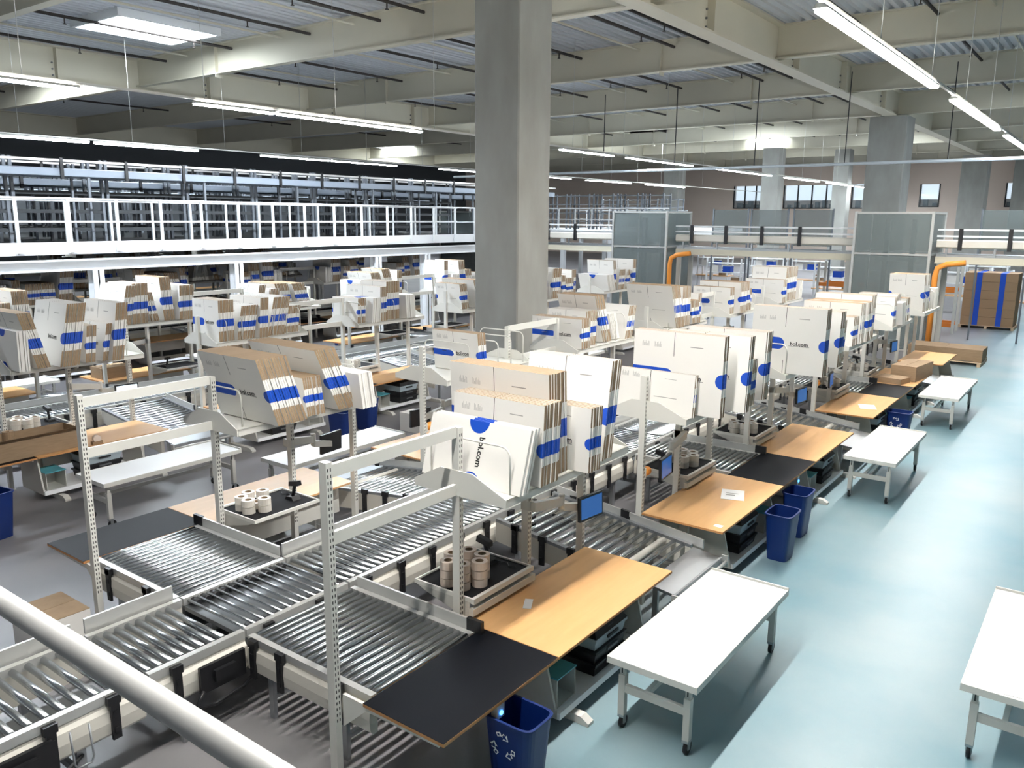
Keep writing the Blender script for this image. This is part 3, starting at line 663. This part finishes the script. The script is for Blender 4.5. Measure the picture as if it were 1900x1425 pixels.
# ------------------------------------------------------------------ assemble the lines
def pack_label(i, idx, rown, style):
    kind = {'band': 'with blue band', 'dots': 'with blue dots', 'disc': 'with top disc', 'plain': 'without band'}[style]
    return 'flattened white carton %s, %s pack, %s shelf, %s' % (kind, ORD[i], ORD[idx], rown)
SPECIAL = {
 (0, 1, 0): [(-4.5, 5.43, 4, 1.14, .58, 'disc', .3), (-4.46, 5.74, 9, 1.04, .74, 'band', .06), (-4.62, 6.06, 8, 1.18, .97, 'band', -.05), (-4.3, 6.36, 6, .98, .62, 'dots', .05), (-4.42, 6.78, 6, 1.0, .99, 'dots', .16)],
 (0, 1, 1): [(-4.5, 8.98, 2, 1.1, .52, 'plain', .1), (-4.28, 9.16, 5, 1.2, .99, 'band', .03), (-4.1, 9.62, 5, 1.1, .95, 'dots', .08), (-4.2, 10.0, 6, 1.1, .6, 'dots', .08), (-4.2, 10.5, 7, 1.1, .9, 'band', .06)],
 (0, 1, 2): [(-4.06, 12.62, 7, 1.14, 1.03, 'band', .03), (-4.2, 13.1, 5, 1.0, .55, 'disc', .1), (-4.1, 13.6, 8, 1.1, .9, 'band', .05), (-4.2, 14.2, 6, 1.1, .7, 'dots', .1)],
 (0, -1, 0): [(-8.05, 5.66, 12, 1.1, .84, 'band', -.32), (-7.98, 6.18, 8, .72, .48, 'band', -.12), (-8.2, 6.62, 9, 1.28, .86, 'band', -.42), (-7.82, 6.85, 7, .86, .46, 'disc', -.14)],
 (0, -1, 1): [(-8.2, 9.6, 6, .92, .62, 'band', -.1)],
 (1, 1, 0): [(-13.75, 5.33, 5, 1.0, .62, 'disc', .02), (-13.8, 5.62, 6, 1.0, .9, 'band', -.25), (-13.75, 5.92, 9, 1.06, 1.0, 'dots', .2), (-13.75, 6.35, 5, .9, .6, 'dots', .12), (-13.75, 6.6, 3, 1.0, .62, 'dots', .2), (-13.7, 6.72, 6, 1.06, .95, 'dots', .16)],
}
def random_packs(xs, y0, y1, key, idx, rown):
    rnd = random.Random(hash(key) & 0xffffff); y = y0 + .1; i = 0
    while y < y1 - .25 and i < 6:
        n = rnd.randint(6, 13); st = rnd.choice(['band', 'band', 'band', 'dots', 'dots', 'disc', 'plain'])
        H = round(rnd.choice([.55, .66, .78, .88, .98]), 2); Wd = round(rnd.choice([.85, 1.0, 1.1]), 2)
        lean = round(rnd.uniform(-.38, .25) if rnd.random() < .7 else rnd.uniform(-.08, .08), 2)
        if st == 'disc': H = .55
        yb = y + (H * math.sin(-lean) * .55 if lean < 0 else 0)
        if yb + n * .032 > y1 - .04: break
        pack(xs + rnd.uniform(-.08, .08), yb, n, Wd, H, st, lean, pack_label(i, idx, rown, st)); i += 1
        y = yb + n * .032 + .05 + (H * math.sin(lean) * .3 if lean > 0 else 0)
def assemble():
    for li, xc in enumerate(LINES):
        main_conveyor(xc, li, 28.0)
        for s in (1, -1):
            rown = ROWN[(li, s)]
            ymin = {0: 0, 1: 2, 2: 8, 3: 12.5}[li]
            st = []
            for k in range(4):
                yc = YB0 + k * PER
                if k > 0: st.append((yc - BAY, -1, k))
                if k < 3: st.append((yc + BAY, 1, k))
            # bays
            bi = 0
            for k in range(4):
                yc = YB0 + k * PER
                if yc < ymin or (k == 3): continue
                lod = 0 if (li == 0 and k < 2) else 1 if (li == 0 or (li == 1 and k < 1)) else 2
                infeed(xc, yc, s, bi, rown, lod); black_top(xc, yc, s, bi, rown, lod); bi += 1
            ei = 0
            for k in range(3):
                yc = YB0 + PER / 2 + k * PER
                if yc < ymin: continue
                lod = 0 if (li == 0 and k < 1) else 1 if (li == 0 and k < 2) else 2
                exit_conveyor(xc, yc, s, ei, rown, lod); ei += 1
            idx = 0
            for (yB, d, k) in st:
                if yB < ymin: continue
                n_abs = idx if li < 2 else idx
                lod = 0 if (li == 0 and yB < 12) or (li == 1 and s == 1 and yB < 7) else 1 if li < 2 and yB < 20 else 2
                pc = (li == 0 and s == -1 and 11 < yB < 20)
                packing_table(xc, yB, s, d, idx, rown, lod)
                t = station_frame(xc, yB, s, d, idx, rown, lod)
                if d == 1: portal_bars(t)
                y0, y1 = (yB, yB + 2.1) if d == 1 else (yB - 2.1, yB)
                key = (li, s, idx)
                if key in SPECIAL:
                    for i, q in enumerate(SPECIAL[key]): pack(*q, pack_label(i, idx, rown, q[5]))
                else: random_packs(xc + s * 1.89, y0, y1, (li, s, idx, 77), idx, rown)
                if lod < 2:
                    tool_tray(xc, yB, s, d, idx, rown, lod)
                    if key == (0, 1, 0): tape_rolls(xc, yB, s, d, idx, rown, 7, 3)
                    elif li == 0 or (li == 1 and s == 1): tape_rolls(xc, yB, s, d, idx, rown, 6, 2, True, v=.22 if d == 1 else .3)
                    if li == 0 or idx < 2:
                        scanner(xc, yB, s, d, idx, rown); monitor(xc, yB, s, d, idx, rown, white=(s == -1 or li == 1))
                    if d == -1: orange_beacon(xc, yB, s, d, idx, rown)
                    under_table(xc, yB, s, d, idx, rown)
                idx += 1
    # lone rack posts that close the first portals
    for xc, s, nm in ((-6.4, 1, 'tall lone slotted post at the front corner of nearest black worktop'), (-6.4, -1, 'lone slotted post left of the nearest rollers'), (-15.9, 1, 'lone slotted post at the left photo edge')):
        t = thing('rack_post', nm, 'post', (xc + s * 1.85, YB0 - BAY - .02, 0), (s, 1, 1), group='lone rack posts')
        p = ob('post', post_mesh(2.62), t); tag(ob('slots', slots_mesh(2.62), p), kind='stuff'); tag(ob('slots', slots_mesh(2.62), p, scale=(-1, 1, 1)), kind='stuff')
assemble()

# ------------------------------------------------------------------ carts, bins, papers and boxes
def loose():
    cart(-3.16, -2.33, 5.67, 7.90, 'white wheeled cart nearest the camera with a paper sheet on it')
    cart(-3.23, -2.45, 13.28, 15.65, 'white wheeled cart beside the third bench of the right aisle')
    cart(-3.23, -2.45, 19.1, 21.75, 'farthest white wheeled cart of the right aisle')
    cart(-.65, .2, 7.05, 9.25, 'white cart cut off by the right photo edge')
    cart(-10.42, -9.68, 7.5, 9.95, 'white wheeled cart behind the nearest conveyor, beside beech table')
    cart(-11.85, -11.05, 5.36, 7.6, 'white wheeled cart seen through the left slotted posts')
    cart(-19.85, -19.08, 6.2, 8.5, 'white wheeled cart at the left photo edge, second line')
    cart(-20.0, -19.2, 12.2, 14.5, 'white wheeled cart far behind the second line')
    cart(-12.3, -11.9 + .4, 17.6, 19.9, 'white wheeled cart behind the big pillar')
    paper_sheet(-2.62, 7.68, .70, 'white paper sheet lying on the nearest white cart', 0, .5, .34)
    paper_sheet(-3.85, 10.2, .753, 'white printed sheet on second beech table of right aisle', .35, .30, .42)
    paper_sheet(-3.75, 16.9, .753, 'white printed sheet on fourth beech table of right aisle', .35, .30, .42)
    paper_sheet(-2.85, 13.45, .70, 'white sheet on the second cart of the right aisle', .1, .4, .22)
    paper_sheet(-.2, 7.2, .70, 'white sheet on the cart at the right photo edge', .1, .4, .22)
    paper_sheet(-3.55, 9.0, .753, 'small label sheet at the corner of the second beech table', 0, .1, .08)
    paper_sheet(-4.2, 5.95, .753, 'small silver label strip on the nearest beech table', .5, .08, .2)
    recycle_bin(-3.34, 4.62, 'blue recycling bin under the nearest black worktop')
    recycle_bin(-3.2, 10.32, 'blue bin beside the second table of the right aisle', math.pi / 2, False)
    recycle_bin(-3.3, 11.28, 'blue bin under the second black worktop', math.pi / 2, False)
    recycle_bin(-3.25, 17.45, 'blue recycling bin beside the fourth table of right aisle')
    recycle_bin(-12.1, 4.35, 'dark blue bin at the left photo edge', .2, False, .64)
    recycle_bin(-11.95, 10.5, 'blue bin in the middle aisle left of the white cart', .1, False, .64)
    recycle_bin(-12.4, 11.6, 'blue bin in the middle aisle behind the shelf post', .1, False, .64)
    recycle_bin(-19.15, 17.0, 'small blue bin far back under second line table', .1, False, .64)
    # small parcels and open cartons
    def closed_box(name, x, y, z, w, d, h, label, body='kraft', top='kraft', rz=0, stripe=False, cat='box'):
        t = thing(name, label, cat, (x, y, z), rotz=rz)
        ob('body', MB().box(-w / 2, w / 2, -d / 2, d / 2, .001, h).mesh('body', body), t)
        ob('flap', MB().box(-w / 2, -.004, -d / 2, d / 2, h, h + .006).mesh('flap', top), t); ob('flap', MB().box(.004, w / 2, -d / 2, d / 2, h, h + .006).mesh('flap', top), t)
        if stripe: ob('blue_band', MB().box(-w / 2 - .001, w / 2 + .001, -d / 2 - .001, d / 2 + .001, h * .3, h * .68).mesh('blue_band', 'carton_blue'), t)
    def open_box(x, y, z, w, d, h, label, rz=0, m='kraft'):
        t = thing('open_carton', label, 'box', (x, y, z), rotz=rz)
        k = MB().box(-w / 2, w / 2, -d / 2, d / 2, .001, .01).box(-w / 2, w / 2, -d / 2, -d / 2 + .008, .01, h).box(-w / 2, w / 2, d / 2 - .008, d / 2, .01, h).box(-w / 2, -w / 2 + .008, -d / 2, d / 2, .01, h).box(w / 2 - .008, w / 2, -d / 2, d / 2, .01, h)
        ob('body', k.mesh('body', m), t)
        ob('flap', MB().hexa([(w / 2, -d / 2, h), (w / 2 + .01, -d / 2, h), (w / 2 + .01, d / 2, h), (w / 2, d / 2, h), (w / 2 + .12, -d / 2, h + .06), (w / 2 + .13, -d / 2, h + .06), (w / 2 + .13, d / 2, h + .06), (w / 2 + .12, d / 2, h + .06)]).mesh('flap', m), t)
    open_box(-13.33, 5.4, .753, .6, 1.3, .3, 'long open brown carton with rolls on second line table')
    for k, (x, y) in enumerate(((-13.42, 4.95), (-13.42, 5.13))):
        t = thing('label_roll', 'brown-cored label roll standing in the open carton, %s from camera' % ORD[k], 'roll', (x, y, .765), group='label rolls')
        ob('roll', cached('lroll', lambda: ring(.03, .08, .36).mesh('roll', ['kraft', 'kraft_dark'])), t)
    t = thing('tape_dispenser', 'small tape dispenser on the edge of second line table', 'dispenser', (-12.98, 6.25, .753))
    ob('body', MB().box(-.04, .04, -.08, .08, 0, .05).mesh('body', 'kraft_dark'), t); ob('roll', MB().cyl((-.03, 0, .09), (.03, 0, .09), .06, 14).mesh('roll', 'tape'), t)
    closed_box('parcel', -8.42, 3.42, 0, .62, .5, .42, 'white carton with brown top on floor left of conveyor', 'carton_white', 'kraft')
    closed_box('parcel', -12.2, 3.72, 0, .8, .6, .42, 'white carton with blue band on floor at left photo edge', 'carton_white', 'kraft_dark', stripe=True)
    closed_box('parcel', -11.5, 12.15, 0, .55, .4, .38, 'white carton standing in the middle aisle by blue bins', 'carton_white', 'carton_white')
    closed_box('parcel', -13.3, 10.4, .753, .5, .4, .3, 'brown carton on the second line table near the blue bins')
    closed_box('parcel', -3.72, 20.85, .753, .55, 1.2, .34, 'long brown carton stack on the fifth beech table', rz=-.12)
    closed_box('parcel', -3.95, 19.95, .753, .6, .5, .12, 'flat brown carton lying on the fifth beech table', 'kraft', 'kraft', -.2)
    closed_box('parcel', -18.3, 9.3, .753, .5, .7, .25, 'brown carton on the second line far row table')
    closed_box('parcel', -18.45, 12.9, .753, .6, .5, .3, 'brown carton lying behind the second line shelf')
    # flattened carton bundle at the front of the right aisle packs (standing on the conveyor end)
    # pallets at the far right
    def pallet(x, y, w, d, label):
        t = thing('pallet', label, 'pallet', (x, y, 0), group='wooden pallets')
        for k in range(5): ob('board', cached(('pb', w, d), lambda: MB().box(-w / 2, w / 2, -.05, .05, .11, .13).mesh('board', 'pale_wood')), t, (0, -d / 2 + .05 + k * (d - .1) / 4, 0))
        for k in (-1, 0, 1): ob('runner', cached(('pr', d), lambda: MB().box(-.05, .05, -d / 2, d / 2, 0, .11).mesh('runner', 'pale_wood')), t, (k * (w / 2 - .05), 0, 0))
    pallet(-4.3, 39.3, 2.0, 1.6, 'wooden pallet under the tall brown carton stack')
    for k in range(6):
        t = thing('brown_carton_bundle', 'brown carton bundle, %s layer from below of the strapped stack' % ORD[k], 'carton', (-4.3, 39.3, .131 + k * .36), group='brown carton layers')
        ob('body', cached('bcb', lambda: MB().box(-.95, .95, -.75, .75, .002, .354).mesh('body', 'kraft_dark')), t)
        for x in (-.42, .42): ob('blue_strap', cached('bst', lambda: MB().box(-.1, .1, -.756, .756, .0, .3585).mesh('blue_strap', 'carton_blue')), t, (x, 0, 0))
    pallet(-1.9, 40.5, 1.6, 1.4, 'wooden pallet at the right photo edge')
    closed_box('carton_stack', -1.9, 40.5, .131, 1.4, 1.2, 1.7, 'brown carton stack at the right photo edge', 'kraft', 'kraft')
    pallet(-4.2, 28.9, 2.1, 1.5, 'wooden pallet under the low brown cartons')
    closed_box('carton_stack', -4.2, 28.9, .131, 2.1, 1.1, .36, 'low brown carton stack on floor at the row end', 'kraft', 'kraft')
    # orange pallet rack
    for j, (x, y) in enumerate(((-9.2, 36.5), (-6.4, 36.5))):
        t = thing('pallet_rack', ['grey pallet rack with orange beams, left bay at row end', 'grey pallet rack with orange beams beside strapped stack'][j], 'rack', (x, y, 0), group='orange-beamed racks')
        for sx in (-1.25, 1.25):
            for sy in (-.5, .5): ob('upright', cached('pru', lambda: MB().box(-.05, .05, -.04, .04, 0, 2.6).mesh('upright', 'frame_grey')), t, (sx, sy, 0))
        for z in (.25, 1.6):
            for sy in (-.5, .5): ob('beam', cached('prb', lambda: MB().box(-1.2, 1.2, -.03, .03, 0, .16).mesh('beam', 'orange_steel')), t, (0, sy, z))
loose()
build_cartons()

# ================================================================== mezzanine on the left
def mezzanine():
    X = -20.8; ZD = 3.66; y0, y1 = 5.0, 26.2
    t = thing('mezzanine', 'white steel mezzanine with railing along the left of the hall', 'mezzanine', (0, 0, 0), kind='structure')
    ob('deck', MB().box(X - 16, X, y0, y1 + 6, ZD - .12, ZD - .04).mesh('deck', 'deck_dark'), t)
    ob('edge_beam', MB().box(X - .05, X + .05, y0, y1, 3.42, 3.72).mesh('edge_beam', 'mez_white'), t)
    ob('lower_beam', MB().box(X - .2, X + .1, y0, y1, 3.02, 3.06).box(X - .07, X - .03, y0, y1, 3.06, 3.26).box(X - .2, X + .1, y0, y1, 3.26, 3.3).mesh('lower_beam', 'mez_white'), t)
    cm = cached('mzc', lambda: MB().box(-.15, .15, -.02, .02, 0, 3.02).box(-.15, -.12, -.14, .14, 0, 3.02).box(.12, .15, -.14, .14, 0, 3.02).box(-.2, .2, -.2, .2, 0, .02).mesh('column', 'mez_white'))
    for y in (10.4, 14.5, 20.1, 22.6): ob('column', cm, t, (X, y, 0))
    for y in (10.4, 14.5, 20.1, 22.6):
        for dx in (-6, -12): ob('column', cm, t, (X + dx, y, 0))
    pm = cached('mzp', lambda: MB().box(-.025, .025, -.035, .035, 3.45, 4.74).box(.025, .045, -.1, .1, 3.47, 3.6).mesh('rail_post', 'mez_white'))
    y = 7.45; k = 0
    while y < y1:
        ob('rail_post', pm, t, (X + .05, y, 0)); y += 1.2
    ob('top_rail', MB().cyl((X + .05, y0, 4.76), (X + .05, y1, 4.72), .03, 10).mesh('top_rail', 'mez_white'), t)
    ob('mid_rail', MB().cyl((X + .05, y0, 4.2), (X + .05, y1, 4.18), .018, 8).mesh('mid_rail', 'mez_white'), t)
    # second railing behind
    t2 = thing('railing', 'second white railing at the back of the left walkway', 'railing', (0, 0, 0), kind='structure'); X2 = X - 1.5
    pm2 = cached('mzp2', lambda: MB().box(-.02, .02, -.03, .03, ZD - .04, 4.72).mesh('rail_post', 'mez_white'))
    y = 6.9
    while y < y1: ob('rail_post', pm2, t2, (X2, y, 0)); y += 1.2
    ob('top_rail', MB().cyl((X2, y0, 4.72), (X2, y1, 4.72), .022, 8).mesh('top_rail', 'mez_white'), t2)
    ob('mid_rail', MB().cyl((X2, y0, 4.2), (X2, y1, 4.2), .016, 8).mesh('mid_rail', 'mez_white'), t2)
    # overhead belt conveyors above the mezzanine
    rows = [(-23.2, 5.35, 'front pale overhead conveyor along the left mezzanine'), (-25.6, 5.15, 'second overhead conveyor behind the mezzanine railing'), (-28.2, 5.55, 'third overhead conveyor deep in the dark mezzanine'), (-31.4, 5.0, 'rearmost overhead conveyor in the dark mezzanine')]
    for x, z, l in rows:
        c = thing('overhead_conveyor', l, 'conveyor', (x, 0, z), group='overhead conveyors')
        ob('side_profile', MB().prism([(.45, .0), (.5, .02), (.5, .2), (.45, .22), (.42, .22), (.42, 0)], 1, 6, 34).prism([(-.45, .0), (-.5, .02), (-.5, .2), (-.45, .22), (-.42, .22), (-.42, 0)], 1, 6, 34).mesh('side_profile', 'conv_blue_grey'), c)
        ob('bed', MB().box(-.42, .42, 6, 34, .06, .12).mesh('bed', 'steel_dark'), c)
        ob('guide_rail', MB().box(.5, .54, 6, 34, .38, .44).mesh('guide_rail', 'aluminium'), c)
        cl = cached('occ', lambda: MB().box(.5, .56, -.04, .04, -.06, .48).mesh('clip', 'black_plastic'))
        sp = cached(('ocs', z), lambda: MB().box(-.03, .03, -.03, .03, ZD - .04 - z, 0).mesh('support', 'rack_steel'))
        for k in range(15):
            ob('clip', cl, c, (0, 7.2 + k * 1.75, 0))
            if k % 2 == 0:
                for sx in (-.47, .47): ob('support', sp, c, (sx, 7.9 + k * 1.75, 0))
    # steel rack rows behind
    up = cached('sru', lambda: MB().box(-.04, .04, -.04, .04, ZD - .04, 5.9).mesh('upright', 'rack_steel'))
    bm = cached('srb', lambda: MB().box(-.02, .02, 0, 2.4, -.04, .04).mesh('shelf_beam', 'deck_dark'))
    gd = cached('srg', lambda: MB().box(-.5, .5, 0.1, 2.3, 0, .02).mesh('shelf_plate', 'deck_dark'))
    n = 0
    for r, x in enumerate((-24.4, -27.0, -29.8, -33.6)):
        for k in range(8):
            yy = 7.4 + k * 2.55 + r * .35
            c = thing('steel_rack', 'dark steel rack on the mezzanine, %s row back, %s bay from the left' % (ORD[r], ORD[k]), 'rack', (x, yy, 0), group='mezzanine racks')
            for dx, dy in ((-.5, 0), (.5, 0), (-.5, 2.4), (.5, 2.4)): ob('upright', up, c, (dx, dy, 0))
            for z in (3.95, 4.45, 4.95):
                ob('shelf_beam', bm, c, (.5, 0, z)); ob('shelf_beam', bm, c, (-.5, 0, z)); ob('shelf_plate', gd, c, (0, 0, z + .04))
    tag(ob('wall_mezzanine', MB().box(-37.2, -37, 5, 34, 3.6, 6.2).mesh('wall_mezzanine', 'wall_dark')), 'dark partition wall behind the mezzanine racks', kind='structure')
mezzanine()

# ================================================================== lift cages and bridge conveyors at the line ends
def bridges():
    Y = 30.0
    for i, (xc, l) in enumerate(zip(LINES, ('glazed lift cage at the right beneath the dark pillar', 'glazed lift cage just right of the big pillar', 'glazed lift cage at the end of the left railing', 'glazed lift cage hidden deep in the left part'))):
        if i == 3: continue
        t = thing('lift_cage', l, 'cage', (xc, Y, 0), group='glazed lift cages'); a = 1.2; H = 4.66
        fm = cached('cgp', lambda: MB().box(-.04, .04, -.04, .04, 0, H).mesh('post', 'aluminium'))
        for x, y in ((-a, 0), (a, 0), (-a, 2.2), (a, 2.2)): ob('post', fm, t, (x, y, 0))
        for z in (0.05, 3.25, H - .04):
            ob('rail', cached('cgr1', lambda: MB().box(-a, a, -.03, .03, -.03, .03).mesh('rail', 'aluminium')), t, (0, 0, z)); ob('rail', cached('cgr1', None), t, (0, 2.2, z))
            ob('rail', cached('cgr2', lambda: MB().box(-.03, .03, 0, 2.2, -.03, .03).mesh('rail', 'aluminium')), t, (a, 0, z)); ob('rail', cached('cgr2', None), t, (-a, 0, z))
        for z0, z1 in ((.1, 3.2), (3.3, H - .08)):
            p1 = cached(('cgpn', z0), lambda: MB().box(-a + .05, a - .05, -.008, .008, z0, z1).mesh('panel', 'cage_panel')); p2 = cached(('cgps', z0), lambda: MB().box(-.008, .008, .05, 2.15, z0, z1).mesh('panel', 'cage_panel'))
            ob('panel', p1, t); ob('panel', p1, t, (0, 2.2, 0)); ob('panel', p2, t, (a, 0, 0)); ob('panel', p2, t, (-a, 0, 0))
        ob('lift_mast', cached('cgm', lambda: MB().box(-.5, -.35, 1.2, 1.4, 0, 4.4).box(.35, .5, 1.2, 1.4, 0, 4.4).box(-.6, .6, .6, 1.6, 3.0, 3.12).mesh('lift_mast', 'steel_dark')), t)
        h = thing('orange_hose', 'bright orange hose at the corner of the %s lift cage from the right' % ORD[i], 'hose', (xc, Y, 0), group='orange hoses')
        ob('hose', cached('oh', lambda: MB().tube([(1.45, -.1, 0), (1.45, -.1, 2.6), (1.5, -.1, 2.85), (1.75, -.1, 2.98), (2.3, -.1, 3.05)], .09, 8).mesh('hose', 'orange')), h)
    spans = [(-5.1, 6, 'bridge conveyor at the right photo edge under the office windows'), (-14.5, -7.7, 'bridge conveyor between the two right lift cages'), (-24.1, -17.2, 'bridge conveyor passing behind the big pillar')]
    for x0, x1, l in spans:
        c = thing('bridge_conveyor', l, 'conveyor', (0, Y + .6, 0), group='bridge conveyors')
        ob('truss_beam', MB().box(x0, x1, -.12, -.06, 3.0, 3.2).box(x0, x1, -.2, 0, 2.98, 3.02).box(x0, x1, 1.0, 1.06, 3.0, 3.2).mesh('truss_beam', 'beam_cream'), c)
        ob('lower_tray', MB().box(x0, x1, -.05, 1.0, 3.2, 3.28).mesh('lower_tray', 'steel_dull'), c)
        ob('side_profile', MB().prism([(-.1, 3.48), (-.16, 3.52), (-.16, 3.72), (-.1, 3.76), (-.05, 3.76), (-.05, 3.48)], 0, x0, x1).mesh('side_profile', 'cream'), c)
        ob('bed', MB().box(x0, x1, -.05, .9, 3.6, 3.68).mesh('bed', 'steel_dull'), c)
        for z in (3.84, 4.05): ob('guide_rail', MB().box(x0, x1, -.2, -.16, z, z + .06).mesh('guide_rail', 'mez_white'), c)
        n = int((x1 - x0) / 1.4)
        for k in range(n): 
            ob('clip', cached('brc', lambda: MB().box(-.06, .06, -.24, -.15, 3.42, 4.12).mesh('clip', 'black_plastic')), c, (x0 + .7 + k * 1.4, 0, 0))
            ob('strut', cached('brs', lambda: MB().box(-.03, .03, -.1, -.04, 3.2, 3.5).mesh('strut', 'steel_dull')), c, (x0 + .3 + k * 1.4, 0, 0))
        for x in (x0 + .15, x1 - .15):
            for y in (-.09, 1.03): ob('leg', cached('brl', lambda: MB().box(-.08, .08, -.06, .06, 0, 2.98).mesh('leg', 'frame_grey')), c, (x, y, 0))
    # glazed screens beyond the bridge
    for k, x in enumerate((-3.6, -10.4, -12.2, -13.9, -17.2)):
        t = thing('glass_screen', 'grey glass safety screen beyond the bridges, %s from the right' % ORD[k], 'screen', (x, 34.5, 0), group='glass safety screens')
        ob('pane', cached('gsp', lambda: MB().box(-.75, .75, -.01, .01, 3.3, 4.75).mesh('pane', 'cage_panel')), t)
        for sx in (-.78, .78): ob('post', cached('gss', lambda: MB().box(-.03, .03, -.03, .03, 0, 4.8).mesh('post', 'rack_steel')), t, (sx, 0, 0))
    # far railing right of the pillar with racks behind it
    for j, (x0, x1, y, z) in enumerate(((-33, -19.5, 40, 3.7), (-33, -24, 52, 3.7))):
        t = thing('far_mezzanine', ['far white-railed mezzanine right of the big pillar', 'farthest white-railed mezzanine behind the first one'][j], 'mezzanine', (0, 0, 0), kind='structure')
        ob('deck', MB().box(x0, x1, y, y + 10, z - .3, z - .05).mesh('deck', 'mez_white'), t)
        for q in range(int((x1 - x0) / 1.1) + 1): ob('rail_post', cached(('frp', z), lambda: MB().box(-.03, .03, -.03, .03, z - .05, z + 1.2).mesh('rail_post', 'mez_white')), t, (x0 + q * 1.1, y, 0))
        ob('top_rail', MB().box(x0, x1, y - .03, y + .03, z + 1.15, z + 1.22).mesh('top_rail', 'mez_white'), t); ob('mid_rail', MB().box(x0, x1, y - .02, y + .02, z + .55, z + .6).mesh('mid_rail', 'mez_white'), t)
        for q in range(5): ob('column', cached('frc', lambda: MB().box(-.12, .12, -.12, .12, 0, 3.4).mesh('column', 'mez_white')), t, (x0 + .5 + q * (x1 - x0 - 1) / 4, y + .3, 0))
        for q in range(int((x1 - x0 - 2) / 1.6)):
            r = thing('steel_rack', 'dark steel rack behind the far railing, %s deck, %s from left' % (ORD[j], ORD[q]), 'rack', (x0 + 1 + q * 1.6, y + 2.5, z - .05), group='far mezzanine racks')
            for sx in (0, 1.3):
                for sy in (0, .9): ob('upright', cached('fru', lambda: MB().box(-.04, .04, -.04, .04, 0, 2.1).mesh('upright', 'rack_steel')), r, (sx, sy, 0))
            for zz in (.5, 1.0, 1.5, 2.0): ob('shelf_plate', cached('frs', lambda: MB().box(-.04, 1.34, -.04, .94, -.02, .02).mesh('shelf_plate', 'rack_steel')), r, (0, 0, zz))
    # long pipe with drop hangers crossing over the line ends
    p = thing('cable_pipe', 'long pale pipe hanging across the hall from black drop rods', 'pipe', (0, 35, 6.5))
    ob('pipe', MB().cyl((-30, 0, 0), (8, 0, 0.1), .06, 8).mesh('pipe', 'pipe_white'), p)
    for k in range(10): ob('drop_rod', cached('drr', lambda: MB().box(-.016, .016, -.016, .016, 0, 3.5).mesh('drop_rod', 'black_plastic')), p, (-28 + k * 3.7, 0, .05))
    # sorting benches far beyond the bridge
    n = 0
    for r in range(2):
        for k in range(7):
            x = -21 + k * 3.0; y = 43 + r * 7 + (k % 2) * 1.5
            t = thing('sorting_station', 'far pale sorting station beyond the bridges, %s row, %s from left' % (ORD[r], ORD[k]), 'workstation', (x, y, 0), group='far sorting stations')
            for sx in (-1, 1):
                for sy in (-.4, .4): ob('post', cached('ssp', lambda: MB().box(-.04, .04, -.04, .04, 0, 2.2).mesh('post', 'mez_white')), t, (sx, sy, 0))
            ob('worktop', cached('ssw', lambda: MB().box(-1.1, 1.1, -.5, .5, .8, .85).mesh('worktop', 'beech')), t)
            for z in (1.4, 1.9): ob('shelf', cached('sss', lambda: MB().box(-1.05, 1.05, -.42, .42, 0, .04).mesh('shelf', 'laminate_white')), t, (0, 0, z))
            for q, (mx, mz) in enumerate(((-.6, 1.44), (.1, 1.44), (.6, .85))):
                b = thing('shelf_box', 'small box on far sorting station, %s row, %s from left, %s box' % (ORD[r], ORD[k], ORD[q]), 'box', (x + mx, y, mz), group='boxes on far sorting stations')
                ob('body', cached(('ssb', q), lambda: MB().box(-.22, .22, -.25, .25, .001, .32).mesh('body', ['carton_white', 'carton_blue', 'kraft'][q])), b)
                ob('lid', cached(('ssl', q), lambda: MB().box(-.23, .23, -.26, .26, .32, .36).mesh('lid', 'carton_white')), b)
bridges()

# ================================================================== camera platform with its handrail
def platform():
    t = thing('viewing_platform', 'pale round handrail crossing the lower left foreground', 'railing', (0, 0, 0), kind='structure')
    ob('handrail', MB().cyl((-4.2, .577, 3.68), (2.6, .577, 3.68), .021, 24).mesh('handrail', 'rail'), t)
    for x in (-4.15, 2.5): ob('rail_post', MB().box(x - .02, x + .02, .565, .605, 2.55, 3.67).mesh('rail_post', 'rail'), t)
    ob('deck', MB().box(-4.3, 2.7, -3, .63, 2.45, 2.55).mesh('deck', 'deck_dark'), t)
    for x in (-4.1, 2.5):
        for y in (-2.8, .3): ob('column', MB().box(x - .1, x + .1, y - .1, y + .1, 0, 2.45).mesh('column', 'rail'), t)
platform()
